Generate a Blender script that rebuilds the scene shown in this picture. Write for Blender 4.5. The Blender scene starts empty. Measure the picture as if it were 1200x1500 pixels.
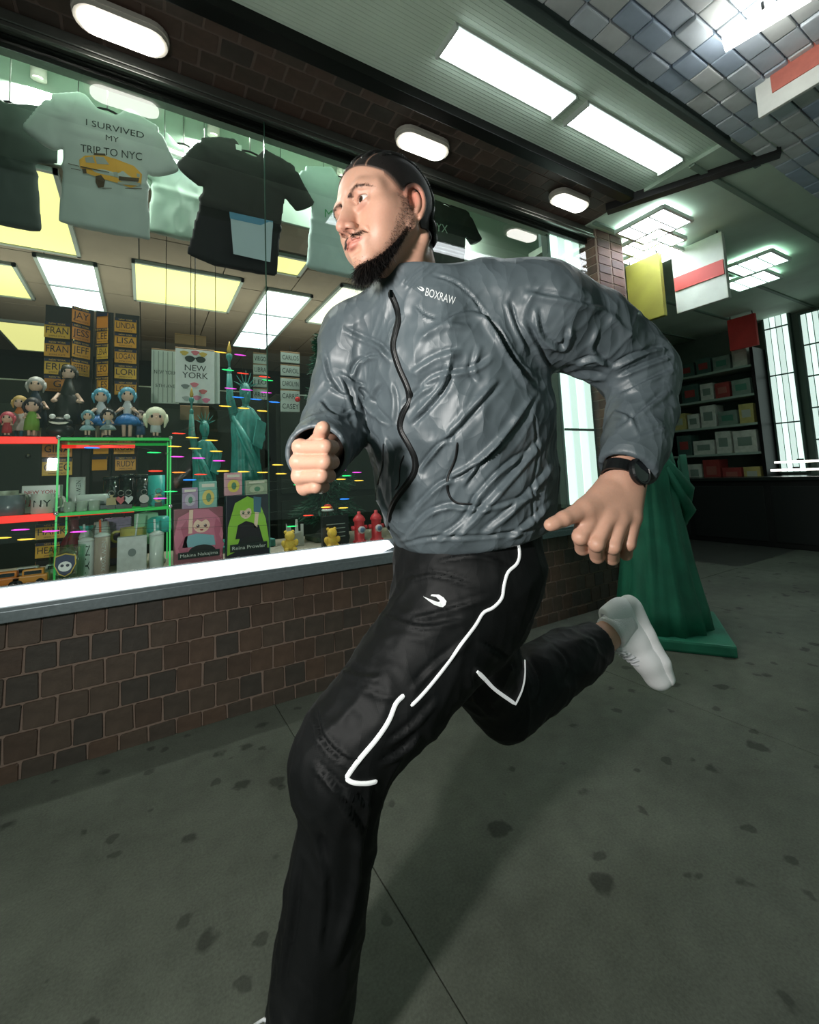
import bpy, bmesh, math, random
import numpy as np
from mathutils import Vector, Matrix, Quaternion
from mathutils.bvhtree import BVHTree

random.seed(7)
RNG = np.random.default_rng(11)
SC = bpy.context.scene
COL = SC.collection

# ------------------------------------------------------------------ camera
FPX = 655.0; PPX = 600.0; PPY = 634.0; CAM_H = 1.05
def _n(v):
    v = np.array(v, float); return v / np.linalg.norm(v)
_X = _n((1105, 14, FPX)); _Z = _n((-288, -6834, FPX)); _Z = _n(_Z - _X * (_Z @ _X)); _Y = np.cross(_Z, _X)
# rows of RW: world axes written in camera axes (right, down, forward)
RW = np.array([_X, _Y, _Z])
CAMP = np.array([0.0, 0.0, CAM_H])
def to_world(P):                       # camera axes -> world
    return np.asarray(P) @ RW.T + CAMP
def to_cam(W):
    return (np.asarray(W) - CAMP) @ RW
def cpt(px, py, z):                    # a point seen at (px,py) of 1200x1500 lying z metres away, in camera axes
    return np.array([(px - PPX) / FPX * z, (py - PPY) / FPX * z, z])
def wpt(px, py, z):
    return to_world(cpt(px, py, z))
def project(W):
    c = to_cam(W); return np.stack([c[..., 0] / c[..., 2] * FPX + PPX, c[..., 1] / c[..., 2] * FPX + PPY], -1)
def ray_dir(px, py):
    return _n(RW @ np.array([(px - PPX) / FPX, (py - PPY) / FPX, 1.0]))
def on_plane(px, py, axis, val):       # where the sight line meets the plane axis = val
    d = ray_dir(px, py); t = (val - CAMP[axis]) / d[axis]; return CAMP + d * t

cam = bpy.data.cameras.new('camera'); cam_ob = bpy.data.objects.new('camera', cam); COL.objects.link(cam_ob)
cam.sensor_fit = 'HORIZONTAL'; cam.sensor_width = 36.0; cam.lens = FPX / 1200 * 36.0
cam.shift_x = 0.0; cam.shift_y = (PPY - 750) / 1200.0
cam.clip_start = 0.02; cam.clip_end = 100
_rt = RW @ np.array([1, 0, 0.]); _up = RW @ np.array([0, -1, 0.]); _bk = RW @ np.array([0, 0, -1.])
cam_ob.matrix_world = Matrix(((_rt[0], _up[0], _bk[0], 0), (_rt[1], _up[1], _bk[1], 0), (_rt[2], _up[2], _bk[2], CAM_H), (0, 0, 0, 1)))
SC.camera = cam_ob

# ------------------------------------------------------------------ world, flash, exposure
world = bpy.data.worlds.new('world'); SC.world = world; world.use_nodes = True
_bg = world.node_tree.nodes['Background']; _bg.inputs[0].default_value = (0.29, 0.42, 0.355, 1); _bg.inputs[1].default_value = 0.42

def area_light(name, loc, target, size, energy, color, size_y=None):
    l = bpy.data.lights.new(name, 'AREA'); l.energy = energy; l.color = color; l.size = size
    if size_y: l.shape = 'RECTANGLE'; l.size_y = size_y
    o = bpy.data.objects.new(name, l); COL.objects.link(o); o.location = loc
    d = Vector(target) - Vector(loc); o.rotation_euler = d.to_track_quat('-Z', 'Y').to_euler(); o['kind'] = 'helper'; return o
# the photographer's flash, held up and to the left of the camera
area_light('flash_light', (-0.60, 0.24, 1.25), (0.62, 0.95, 1.15), 0.09, 15.0, (1.0, 0.97, 0.93))
SC.view_settings.view_transform = 'Standard'; SC.view_settings.look = 'None'
SC.view_settings.exposure = 0.42; SC.view_settings.gamma = 1.0; SC.view_settings.use_curve_mapping = False
SC.cycles.max_bounces = 8; SC.cycles.transparent_max_bounces = 16; SC.cycles.caustics_reflective = False; SC.cycles.caustics_refractive = False
SC.cycles.sample_clamp_indirect = 4.0

# ------------------------------------------------------------------ materials
def srgb(r, g, b):
    def f(c):
        c = c / 255.0
        return c / 12.92 if c <= 0.04045 else ((c + 0.055) / 1.055) ** 2.4
    return (f(r), f(g), f(b), 1.0)
def _set(b, k, v):
    if k in b.inputs: b.inputs[k].default_value = v
class NT:
    def __init__(s, name):
        s.m = bpy.data.materials.new(name); s.m.use_nodes = True; s.t = s.m.node_tree; s.b = s.t.nodes['Principled BSDF']; s.out = s.t.nodes['Material Output']
    def n(s, typ, **kw):
        x = s.t.nodes.new(typ)
        for k, v in kw.items():
            if hasattr(x, k) and k not in ('scale',): setattr(x, k, v)
            else: x.inputs[k].default_value = v
        return x
    def l(s, a, b): s.t.links.new(a, b)
_mats = {}
def mat(name, rgb, rough=0.6, metal=0.0, spec=0.5, noise=0.0, nscale=30.0, bump=0.0, bscale=60.0, emit=0.0, coat=0.0, trans=0.0, alpha=1.0, sss=0.0, emit_rgb=None):
    if name in _mats: return _mats[name]
    t = NT(name); b = t.b; c = srgb(*rgb)
    b.inputs['Base Color'].default_value = c; b.inputs['Roughness'].default_value = rough; b.inputs['Metallic'].default_value = metal
    _set(b, 'Specular IOR Level', spec); _set(b, 'Coat Weight', coat); _set(b, 'Transmission Weight', trans); _set(b, 'Alpha', alpha); _set(b, 'Subsurface Weight', sss)
    if emit > 0:
        b.inputs['Emission Color'].default_value = srgb(*(emit_rgb or rgb)); b.inputs['Emission Strength'].default_value = emit
    if noise > 0 or bump > 0:
        tc = t.n('ShaderNodeTexCoord')
        if noise > 0:
            nz = t.n('ShaderNodeTexNoise'); nz.inputs['Scale'].default_value = nscale; nz.inputs['Detail'].default_value = 5
            t.l(tc.outputs['Object'], nz.inputs['Vector'])
            mr = t.n('ShaderNodeMapRange'); mr.inputs[1].default_value = 0.25; mr.inputs[2].default_value = 0.75; mr.inputs[3].default_value = 1 - noise; mr.inputs[4].default_value = 1 + noise
            t.l(nz.outputs[0], mr.inputs[0])
            mx = t.n('ShaderNodeVectorMath', operation='SCALE'); mx.inputs[0].default_value = c[:3]; t.l(mr.outputs[0], mx.inputs['Scale'])
            t.l(mx.outputs[0], b.inputs['Base Color'])
        if bump > 0:
            n2 = t.n('ShaderNodeTexNoise'); n2.inputs['Scale'].default_value = bscale; n2.inputs['Detail'].default_value = 4; t.l(tc.outputs['Object'], n2.inputs['Vector'])
            bp = t.n('ShaderNodeBump'); bp.inputs['Strength'].default_value = bump; bp.inputs['Distance'].default_value = 0.004; t.l(n2.outputs[0], bp.inputs['Height']); t.l(bp.outputs[0], b.inputs['Normal'])
    _mats[name] = t.m
    return t.m
def emat(name, rgb, strength):
    if name in _mats: return _mats[name]
    t = NT(name); t.b.inputs['Base Color'].default_value = srgb(*rgb); t.b.inputs['Emission Color'].default_value = srgb(*rgb); t.b.inputs['Emission Strength'].default_value = strength
    t.b.inputs['Roughness'].default_value = 0.4; _mats[name] = t.m; return t.m

# ------------------------------------------------------------------ object helpers
def finish(name, me, m=None, parent=None, smooth=False):
    o = bpy.data.objects.new(name, me); COL.objects.link(o)
    if m is not None and not me.materials:
        for q in (m if isinstance(m, (list, tuple)) else [m]): me.materials.append(q)
    if smooth: me.polygons.foreach_set('use_smooth', np.ones(len(me.polygons), bool))
    if parent is not None: o.parent = parent
    return o
def obj(name, bm, m=None, parent=None, smooth=False):
    me = bpy.data.meshes.new(name); bm.normal_update(); bm.to_mesh(me); bm.free()
    return finish(name, me, m, parent, smooth)
def np_mesh(name, V, F, m=None, parent=None, smooth=True):
    me = bpy.data.meshes.new(name); V = np.asarray(V, np.float32); F = np.asarray(F, np.int32); k = F.shape[1]
    me.vertices.add(len(V)); me.vertices.foreach_set('co', V.ravel())
    me.loops.add(F.size); me.loops.foreach_set('vertex_index', F.ravel())
    me.polygons.add(len(F)); me.polygons.foreach_set('loop_start', np.arange(0, F.size, k, dtype=np.int32)); me.polygons.foreach_set('loop_total', np.full(len(F), k, np.int32))
    me.update(calc_edges=True); me.validate()
    return finish(name, me, m, parent, smooth)
def thing(name, label, cat, loc=(0, 0, 0), group=None):
    o = bpy.data.objects.new(name, None); COL.objects.link(o); o.location = Vector([float(v) for v in loc]); o.empty_display_size = 0.05
    return tag(o, label, cat, group)
def tag(o, label, cat, group=None):
    o['label'] = label; o['category'] = cat
    if group: o['group'] = group
    return o
def struct(o):
    o['kind'] = 'structure'; return o
def dup(root, loc=None, label=None, group=None, rot=None):
    r = root.copy(); COL.objects.link(r)
    if loc is not None: r.location = Vector([float(v) for v in loc])
    if rot is not None: r.rotation_euler = rot
    if label: r['label'] = label
    if group: r['group'] = group
    for ch in list(root.children):
        c = ch.copy(); COL.objects.link(c); c.parent = r; c.matrix_parent_inverse = ch.matrix_parent_inverse.copy()
        for g in list(ch.children):
            d = g.copy(); COL.objects.link(d); d.parent = c; d.matrix_parent_inverse = g.matrix_parent_inverse.copy()
    return r
def bm_box(bm, c, s, bev=0.0, rot=None):
    M = Matrix.Translation(Vector([float(v) for v in c]))
    if rot is not None: M = M @ rot.to_4x4()
    M = M @ Matrix.Diagonal((s[0], s[1], s[2], 1))
    r = bmesh.ops.create_cube(bm, size=1.0, matrix=M)
    if bev > 0:
        es = list({e for v in r['verts'] for e in v.link_edges})
        bmesh.ops.bevel(bm, geom=es, offset=bev, segments=2, affect='EDGES', profile=0.6)
def box(name, c, s, m, parent=None, bev=0.0, rot=None):
    bm = bmesh.new(); bm_box(bm, c, s, bev, rot); return obj(name, bm, m, parent, False)
def bm_tube(bm, pts, rad, seg=8, cap=True):
    pts = [Vector([float(q) for q in p]) for p in pts]; n = len(pts)
    rad = rad if hasattr(rad, '__len__') else [rad] * n
    rings = []; prev = None
    for i, p in enumerate(pts):
        t = (pts[min(i + 1, n - 1)] - pts[max(i - 1, 0)])
        t = t.normalized() if t.length > 1e-9 else Vector((0, 0, 1))
        if prev is None: a = t.orthogonal().normalized()
        else:
            a = prev - t * prev.dot(t); a = a.normalized() if a.length > 1e-6 else t.orthogonal().normalized()
        prev = a; b = t.cross(a)
        rings.append([bm.verts.new(p + (a * math.cos(2 * math.pi * k / seg) + b * math.sin(2 * math.pi * k / seg)) * rad[i]) for k in range(seg)])
    for i in range(n - 1):
        for k in range(seg):
            bm.faces.new((rings[i][k], rings[i][(k + 1) % seg], rings[i + 1][(k + 1) % seg], rings[i + 1][k]))
    if cap:
        bm.faces.new(rings[0][::-1]); bm.faces.new(rings[-1])
def tube(name, pts, rad, m, parent=None, seg=8, smooth=True):
    bm = bmesh.new(); bm_tube(bm, pts, rad, seg); return obj(name, bm, m, parent, smooth)
def bm_lathe(bm, prof, seg=20, c=(0, 0, 0), squash=1.0):
    rings = []
    for r, z in prof:
        rings.append([bm.verts.new((c[0] + r * math.cos(2 * math.pi * k / seg), c[1] + squash * r * math.sin(2 * math.pi * k / seg), c[2] + z)) for k in range(seg)])
    for i in range(len(prof) - 1):
        for k in range(seg):
            bm.faces.new((rings[i][k], rings[i][(k + 1) % seg], rings[i + 1][(k + 1) % seg], rings[i + 1][k]))
    bm.faces.new(rings[0][::-1]); bm.faces.new(rings[-1])
def lathe(name, prof, m, parent=None, seg=20, c=(0, 0, 0), squash=1.0, smooth=True):
    bm = bmesh.new(); bm_lathe(bm, prof, seg, c, squash); return obj(name, bm, m, parent, smooth)
def bm_ball(bm, c, r, seg=12, rings=8):
    r = r if hasattr(r, '__len__') else (r, r, r)
    bmesh.ops.create_uvsphere(bm, u_segments=seg, v_segments=rings, radius=1.0, matrix=Matrix.Translation(Vector([float(q) for q in c])) @ Matrix.Diagonal((r[0], r[1], r[2], 1)))
def ball(name, c, r, m, parent=None, seg=12, rings=8):
    bm = bmesh.new(); bm_ball(bm, c, r, seg, rings); return obj(name, bm, m, parent, True)
def bm_prism(bm, outline, thick, frame):       # outline [(u,v)], frame = (origin, uvec, vvec, nvec); extruded by thick along nvec
    o, u, v, n = [Vector([float(q) for q in a]) for a in frame]
    lo = [bm.verts.new(o + u * a + v * b) for a, b in outline]; hi = [bm.verts.new(o + u * a + v * b + n * thick) for a, b in outline]
    k = len(outline)
    for i in range(k): bm.faces.new((lo[i], lo[(i + 1) % k], hi[(i + 1) % k], hi[i]))
    bm.faces.new(lo[::-1]); bm.faces.new(hi)
def prism(name, outline, thick, frame, m, parent=None):
    bm = bmesh.new(); bm_prism(bm, outline, thick, frame); bmesh.ops.recalc_face_normals(bm, faces=bm.faces); return obj(name, bm, m, parent, False)
_txt_cache = {}
def text_polys(body):
    """flat text outline as (verts2d, faces), built from the built-in font; x centred, cap height 1"""
    if body in _txt_cache: return _txt_cache[body]
    cu = bpy.data.curves.new('txt', 'FONT'); cu.body = body; cu.align_x = 'CENTER'; cu.resolution_u = 3; cu.size = 1.0
    o = bpy.data.objects.new('txt', cu); COL.objects.link(o)
    dg = bpy.context.evaluated_depsgraph_get(); me = bpy.data.meshes.new_from_object(o.evaluated_get(dg))
    V = np.array([v.co[:2] for v in me.vertices]); F = [list(p.vertices) for p in me.polygons]
    bpy.data.objects.remove(o); bpy.data.curves.remove(cu); bpy.data.meshes.remove(me)
    V = V / 0.69
    _txt_cache[body] = (V, F); return V, F
def text_flat(name, body, frame, height, m, parent=None, width=None, lift=0.0006, bold=0.0):
    """lettering lying on a flat face: frame = (origin at the baseline's middle, u, v, n)"""
    V, F = text_polys(body); o, u, v, n = [np.array(a, float) for a in frame]
    w = V[:, 0].max() - V[:, 0].min(); sx = height if width is None else width / w
    P = o + np.outer(V[:, 0] * sx, u) + np.outer(V[:, 1] * height, v) + n * lift
    me = bpy.data.meshes.new(name); me.from_pydata(P.tolist(), [], F); me.update()
    return finish(name, me, m, parent)
# ------------------------------------------------------------------ implicit sculpting: smooth-blended solids turned into one mesh
class Sculpt:
    def __init__(s, xs, ys, zs):
        s.ax = [np.asarray(a, np.float32) for a in (xs, ys, zs)]
        s.D = np.full([len(a) for a in s.ax], 9.0, np.float32)
    def _win(s, lo, hi):
        sl = tuple(slice(int(np.searchsorted(a, l)), int(np.searchsorted(a, h, side='right'))) for a, l, h in zip(s.ax, lo, hi))
        if any(q.stop - q.start < 1 for q in sl): return None, None
        P = [s.ax[0][sl[0]][:, None, None], s.ax[1][sl[1]][None, :, None], s.ax[2][sl[2]][None, None, :]]
        return sl, P
    def put(s, fn, lo, hi, k=0.0, mode='add', pad=0.02):
        lo = np.asarray(lo) - pad - k; hi = np.asarray(hi) + pad + k
        sl, P = s._win(lo, hi)
        if sl is None: return
        d = fn(*P).astype(np.float32); c = s.D[sl]
        if mode == 'add':
            if k > 0:
                h = np.clip(0.5 + 0.5 * (c - d) / k, 0, 1); s.D[sl] = c * (1 - h) + d * h - k * h * (1 - h)
            else: s.D[sl] = np.minimum(c, d)
        else:
            if k > 0:
                h = np.clip(0.5 - 0.5 * (c + d) / k, 0, 1); s.D[sl] = c * (1 - h) - d * h + k * h * (1 - h)
            else: s.D[sl] = np.maximum(c, -d)
    def cone(s, a, b, ra, rb, k=0.0, mode='add'):      # tapered round capsule
        a = np.asarray(a, float); b = np.asarray(b, float); ab = b - a; L2 = ab @ ab + 1e-12
        def fn(x, y, z):
            t = np.clip(((x - a[0]) * ab[0] + (y - a[1]) * ab[1] + (z - a[2]) * ab[2]) / L2, 0, 1)
            dx = x - a[0] - t * ab[0]; dy = y - a[1] - t * ab[1]; dz = z - a[2] - t * ab[2]
            return np.sqrt(dx * dx + dy * dy + dz * dz) - (ra + (rb - ra) * t)
        r = max(ra, rb); s.put(fn, np.minimum(a, b) - r, np.maximum(a, b) + r, k, mode)
    def chain(s, pts, rad, k=0.0, mode='add'):
        for i in range(len(pts) - 1): s.cone(pts[i], pts[i + 1], rad[i], rad[i + 1], k if i == 0 else min(k, 0.006) if k else 0.0, mode)
    def ell(s, c, r, R=None, k=0.0, mode='add'):       # ellipsoid; rows of R are its axes
        c = np.asarray(c, float); r = np.asarray(r, float); R = np.eye(3) if R is None else np.asarray(R)
        def fn(x, y, z):
            dx, dy, dz = x - c[0], y - c[1], z - c[2]
            q = [(R[i, 0] * dx + R[i, 1] * dy + R[i, 2] * dz) for i in range(3)]
            k0 = np.sqrt((q[0] / r[0]) ** 2 + (q[1] / r[1]) ** 2 + (q[2] / r[2]) ** 2)
            k1 = np.sqrt((q[0] / r[0] ** 2) ** 2 + (q[1] / r[1] ** 2) ** 2 + (q[2] / r[2] ** 2) ** 2) + 1e-9
            return k0 * (k0 - 1.0) / k1
        e = np.sqrt(((R.T * r) ** 2).sum(1)); s.put(fn, c - e, c + e, k, mode)
    def swept(s, pts, ab, lat, k=0.0, mode='add', flat_ends=False):
        """elliptic tube along pts; ab = [(half width along lat, half depth)]; lat = side direction per node"""
        pts = np.asarray(pts, float); ab = np.asarray(ab, float); lat = np.asarray(lat, float)
        if lat.ndim == 1: lat = np.tile(lat, (len(pts), 1))
        for i in range(len(pts) - 1):
            a, b = pts[i], pts[i + 1]; d = b - a; L = np.linalg.norm(d); d = d / L
            l = lat[i] + lat[i + 1]; l = _n(l - d * (l @ d)); m = np.cross(d, l)
            A0, A1 = ab[i], ab[i + 1]
            def fn(x, y, z, a=a, d=d, L=L, l=l, m=m, A0=A0, A1=A1):
                dx, dy, dz = x - a[0], y - a[1], z - a[2]
                t0 = dx * d[0] + dy * d[1] + dz * d[2]; t = np.clip(t0 / L, 0, 1)
                u = dx * l[0] + dy * l[1] + dz * l[2]; v = dx * m[0] + dy * m[1] + dz * m[2]; w = t0 - t * L
                ra = A0[0] + (A1[0] - A0[0]) * t; rb = A0[1] + (A1[1] - A0[1]) * t; rm = np.minimum(ra, rb)
                k0 = np.sqrt((u / ra) ** 2 + (v / rb) ** 2 + (w / rm) ** 2)
                k1 = np.sqrt((u / ra ** 2) ** 2 + (v / rb ** 2) ** 2 + (w / rm ** 2) ** 2) + 1e-9
                return k0 * (k0 - 1) / k1
            r = max(A0.max(), A1.max()); s.put(fn, np.minimum(a, b) - r, np.maximum(a, b) + r, k, mode)
    def half(s, p, n, k=0.0, lo=None, hi=None):        # cut away everything on the side n points to
        p = np.asarray(p, float); n = _n(n)
        def fn(x, y, z): return -((x - p[0]) * n[0] + (y - p[1]) * n[1] + (z - p[2]) * n[2])
        lo = [a[0] for a in s.ax] if lo is None else lo; hi = [a[-1] for a in s.ax] if hi is None else hi
        s.put(fn, lo, hi, k, 'sub', pad=0.0)
    def mesh(s):
        D = s.D; ins = D < 0; nx, ny, nz = D.shape
        cnt = np.zeros((nx - 1, ny - 1, nz - 1), np.uint8)
        for i in (0, 1):
            for j in (0, 1):
                for k in (0, 1): cnt += ins[i:nx - 1 + i, j:ny - 1 + j, k:nz - 1 + k]
        lin = np.flatnonzero((cnt > 0) & (cnt < 8)); del cnt
        I, J, K = np.unravel_index(lin, (nx - 1, ny - 1, nz - 1))
        C = np.stack([I, J, K], 1); acc = np.zeros((len(lin), 3)); num = np.zeros(len(lin))
        cor = [(i, j, k) for i in (0, 1) for j in (0, 1) for k in (0, 1)]
        vals = {c: D[I + c[0], J + c[1], K + c[2]] for c in cor}
        pos = lambda c: np.stack([s.ax[0][I + c[0]], s.ax[1][J + c[1]], s.ax[2][K + c[2]]], 1)
        for a in cor:
            for ax in range(3):
                if a[ax] == 1: continue
                b = list(a); b[ax] = 1; b = tuple(b); va, vb = vals[a], vals[b]; m = (va < 0) != (vb < 0)
                t = (va / np.where(m, va - vb, 1))[:, None]; p = pos(a) * (1 - t) + pos(b) * t
                acc += np.where(m[:, None], p, 0); num += m
        V = acc / num[:, None]
        faces = []
        def vid(i, j, k): return np.searchsorted(lin, (i * (ny - 1) + j) * (nz - 1) + k)
        for ax in range(3):
            sl0 = [slice(1, -1)] * 3; sl1 = [slice(1, -1)] * 3; sl0[ax] = slice(0, -1); sl1[ax] = slice(1, None)
            a, b = ins[tuple(sl0)], ins[tuple(sl1)]; E = np.argwhere(a != b)
            flip = a[tuple(E.T)]
            off = [1, 1, 1]; off[ax] = 0; E = E + off
            o1, o2 = [(1, 2), (2, 0), (0, 1)][ax]
            q = []
            for d1, d2 in ((0, 0), (1, 0), (1, 1), (0, 1)):
                e = E.copy(); e[:, o1] -= d1; e[:, o2] -= d2; q.append(vid(*e.T))
            q = np.stack(q, 1); q[~flip] = q[~flip][:, ::-1]
            faces.append(q)
        return V, np.concatenate(faces)
def grid_axis(lo, hi, h, fine=()):                     # spacing h, with finer stretches [(a, b, step)]
    out = [lo]; x = lo
    while x < hi:
        st = h
        for a, b, f in fine:
            if a - 0.02 <= x <= b: st = min(st, f if x >= a else max(f, h * 0.4))
        x += st; out.append(x)
    return np.array(out)
def vnormals(V, F):
    n = np.cross(V[F[:, 2]] - V[F[:, 0]], V[F[:, 3]] - V[F[:, 1]]); N = np.zeros_like(V)
    for i in range(4):
        for c in range(3): N[:, c] += np.bincount(F[:, i], n[:, c], len(V))
    return N / (np.linalg.norm(N, axis=1, keepdims=True) + 1e-12)
def relax(V, F, it=1, w=0.5):
    for _ in range(it):
        S = np.zeros_like(V); c = np.bincount(F.ravel(), minlength=len(V)) * 2.0
        for i in range(4):
            for j in (1, 3):
                for q in range(3): S[:, q] += np.bincount(F[:, i], V[F[:, (i + j) % 4], q], len(V))
        V = V * (1 - w) + w * S / np.maximum(c, 1)[:, None]
    return V
_PERM = np.random.default_rng(5).permutation(256).astype(np.int32); _PERM = np.concatenate([_PERM, _PERM, _PERM])
_GR = np.random.default_rng(6).normal(size=(256, 3)); _GR /= np.linalg.norm(_GR, axis=1, keepdims=True)
def perlin(P):
    P = np.asarray(P, float); i = np.floor(P).astype(int); f = P - i; i &= 255; u = f * f * f * (f * (f * 6 - 15) + 10); r = 0
    for a in (0, 1):
        for b in (0, 1):
            for c in (0, 1):
                h = _PERM[_PERM[_PERM[i[:, 0] + a] + i[:, 1] + b] + i[:, 2] + c]
                g = (_GR[h] * (f - (a, b, c))).sum(1)
                r = r + g * (u[:, 0] if a else 1 - u[:, 0]) * (u[:, 1] if b else 1 - u[:, 1]) * (u[:, 2] if c else 1 - u[:, 2])
    return r
def fbm(P, o=3):
    r = 0; a = 1.0; P = np.asarray(P, float)
    for k in range(o): r = r + a * perlin(P * 2 ** k + 17.3 * k); a *= 0.5
    return r
def ridged(P, sharp=2.0):
    return np.clip(1 - np.abs(perlin(P)) * 2.2, 0, 1) ** sharp
def seg_dist(Q, poly):
    """for 2-D points Q: distance to polyline, signed side, and position 0..1 along it"""
    poly = np.asarray(poly, float); best = np.full(len(Q), 1e9); side = np.zeros(len(Q)); tt = np.zeros(len(Q)); n = len(poly) - 1
    for i in range(n):
        a, b = poly[i], poly[i + 1]; d = b - a; L = d @ d + 1e-9; t = np.clip(((Q - a) @ d) / L, 0, 1); r = Q - a - t[:, None] * d
        dd = np.hypot(r[:, 0], r[:, 1]); m = dd < best
        best = np.where(m, dd, best); side = np.where(m, np.sign(d[0] * r[:, 1] - d[1] * r[:, 0]), side); tt = np.where(m, (i + t) / n, tt)
    return best, side, tt
def smoothstep(a, b, x):
    t = np.clip((x - a) / (b - a), 0, 1); return t * t * (3 - 2 * t)
def spline(pts, n=8):                                  # Catmull-Rom through points
    P = np.asarray(pts, float); P = np.vstack([2 * P[0] - P[1], P, 2 * P[-1] - P[-2]]); out = []
    for i in range(1, len(P) - 2):
        for t in np.linspace(0, 1, n, endpoint=False):
            a, b, c, d = P[i - 1:i + 3]
            out.append(0.5 * (2 * b + (c - a) * t + (2 * a - 5 * b + 4 * c - d) * t * t + (3 * b - a - 3 * c + d) * t ** 3))
    out.append(P[-2]); return np.array(out)
# ------------------------------------------------------------------ the place: pavement, tiled stall riser, shop window, soffits
WY = 2.265                                               # street face of the shop front
M_CON = None
def concrete():
    t = NT('pavement_concrete'); b = t.b; tc = t.n('ShaderNodeTexCoord'); geo = t.n('ShaderNodeNewGeometry'); P = geo.outputs['Position']
    def noise(sc, det=6, vec=P):
        n = t.n('ShaderNodeTexNoise'); n.inputs['Scale'].default_value = sc; n.inputs['Detail'].default_value = det; t.l(vec, n.inputs['Vector']); return n.outputs[0]
    def ramp(x, a, c, lo=0., hi=1.):
        m = t.n('ShaderNodeMapRange'); m.inputs[1].default_value = a; m.inputs[2].default_value = c; m.inputs[3].default_value = lo; m.inputs[4].default_value = hi; t.l(x, m.inputs[0]); return m.outputs[0]
    def mul(x, y):
        m = t.n('ShaderNodeMath', operation='MULTIPLY'); t.l(x, m.inputs[0]); t.l(y, m.inputs[1]); return m.outputs[0]
    big = ramp(noise(1.7), .3, .7, .78, 1.16); fine = ramp(noise(150, 3), .25, .75, .80, 1.2); mid = ramp(noise(14), .3, .7, .88, 1.1)
    v = t.n('ShaderNodeTexVoronoi'); v.inputs['Scale'].default_value = 4.6; v.inputs['Randomness'].default_value = 1.0
    w = t.n('ShaderNodeVectorMath', operation='ADD'); nn = t.n('ShaderNodeTexNoise'); nn.inputs['Scale'].default_value = 22; t.l(P, nn.inputs['Vector'])
    s2 = t.n('ShaderNodeVectorMath', operation='SCALE'); s2.inputs['Scale'].default_value = .05; t.l(nn.outputs['Color'], s2.inputs[0]); t.l(P, w.inputs[0]); t.l(s2.outputs[0], w.inputs[1]); t.l(w.outputs[0], v.inputs['Vector'])
    spots = ramp(v.outputs['Distance'], .115, .165, .45, 1.0); v2 = t.n('ShaderNodeTexVoronoi'); v2.inputs['Scale'].default_value = 8.2; t.l(w.outputs[0], v2.inputs['Vector']); spots2 = ramp(v2.outputs['Distance'], .12, .17, .55, 1.0)
    k = mul(mul(mul(big, fine), mul(mid, spots)), spots2)
    c = t.n('ShaderNodeVectorMath', operation='SCALE'); c.inputs[0].default_value = srgb(92, 97, 87)[:3]; t.l(k, c.inputs['Scale']); t.l(c.outputs[0], b.inputs['Base Color'])
    b.inputs['Roughness'].default_value = .78; _set(b, 'Specular IOR Level', .3)
    bp = t.n('ShaderNodeBump'); bp.inputs['Strength'].default_value = .5; bp.inputs['Distance'].default_value = .002; t.l(noise(240, 3), bp.inputs['Height']); t.l(bp.outputs[0], b.inputs['Normal']); return t.m
M_CON = concrete()
floor = struct(box('floor', (3, 1.5, -.13), (16, 14, .2), mat('joint_dirt', (84, 84, 78), .9)))
SL = 1.52; SLY = 3.4
bm = bmesh.new(); bm_box(bm, (0, 0, -.015), (SL - .003, SLY - .003, .03), .002); slab_me = bpy.data.meshes.new('slab'); bm.to_mesh(slab_me); bm.free(); slab_me.materials.append(M_CON)
for i in range(-2, 6):
    for j in range(-1, 3):
        o = bpy.data.objects.new('slab', slab_me); COL.objects.link(o); o.location = (.545 + SL * (i - .5), WY - SLY * (j + .5), 0 + RNG.uniform(-.001, .001)); o.parent = floor
# continuous paving of the open shop beyond the column
struct(box('floor', (6.3, 4.4, -.015), (6.2, 4.25, .03), mat('shop_floor', (60, 62, 58), .5, noise=.2, nscale=6)))

# ---- the tiled riser under the window
M_GROUT = mat('grout', (142, 122, 110), .9, noise=.12, nscale=90)
def tile_mat(i, rgb): return mat('dark_tile_%d' % i, rgb, .55, noise=.28, nscale=18, bump=.35, bscale=45)
TILES = [tile_mat(i, c) for i, c in enumerate([(86, 72, 62), (77, 67, 59), (92, 73, 61), (70, 63, 57), (82, 66, 56)])]
wall = struct(box('wall_front', (.9, WY + .075, .29), (4.6, .146, .58), M_GROUT))
TW, GR = .1025, .0065
def tile_mesh(w, h, seed, d=.014):
    bm = bmesh.new(); r = random.Random(seed); k = .005
    o = [(-w / 2 + k, -h / 2), (w / 2 - k, -h / 2), (w / 2, -h / 2 + k), (w / 2, h / 2 - k), (w / 2 - k, h / 2), (-w / 2 + k, h / 2), (-w / 2, h / 2 - k), (-w / 2, -h / 2 + k)]
    o = [(a + r.uniform(-.0022, .0022), b + r.uniform(-.0022, .0022)) for a, b in o]
    back = [bm.verts.new((a, d, b)) for a, b in o]; rim = [bm.verts.new((a, .003, b)) for a, b in o]; face = [bm.verts.new((a * .95, -.001, b * .95)) for a, b in o]
    for p, q in ((back, rim), (rim, face)):
        for i in range(8): bm.faces.new((p[i], p[(i + 1) % 8], q[(i + 1) % 8], q[i]))
    bm.faces.new(face); bmesh.ops.recalc_face_normals(bm, faces=bm.faces); me = bpy.data.meshes.new('tile'); bm.to_mesh(me); bm.free(); return me
tile_me = []
for i in range(15):
    me = tile_mesh(TW - GR, TW - GR, i); me.materials.append(TILES[i % 5]); tile_me.append(me)
ztop = .578
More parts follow.
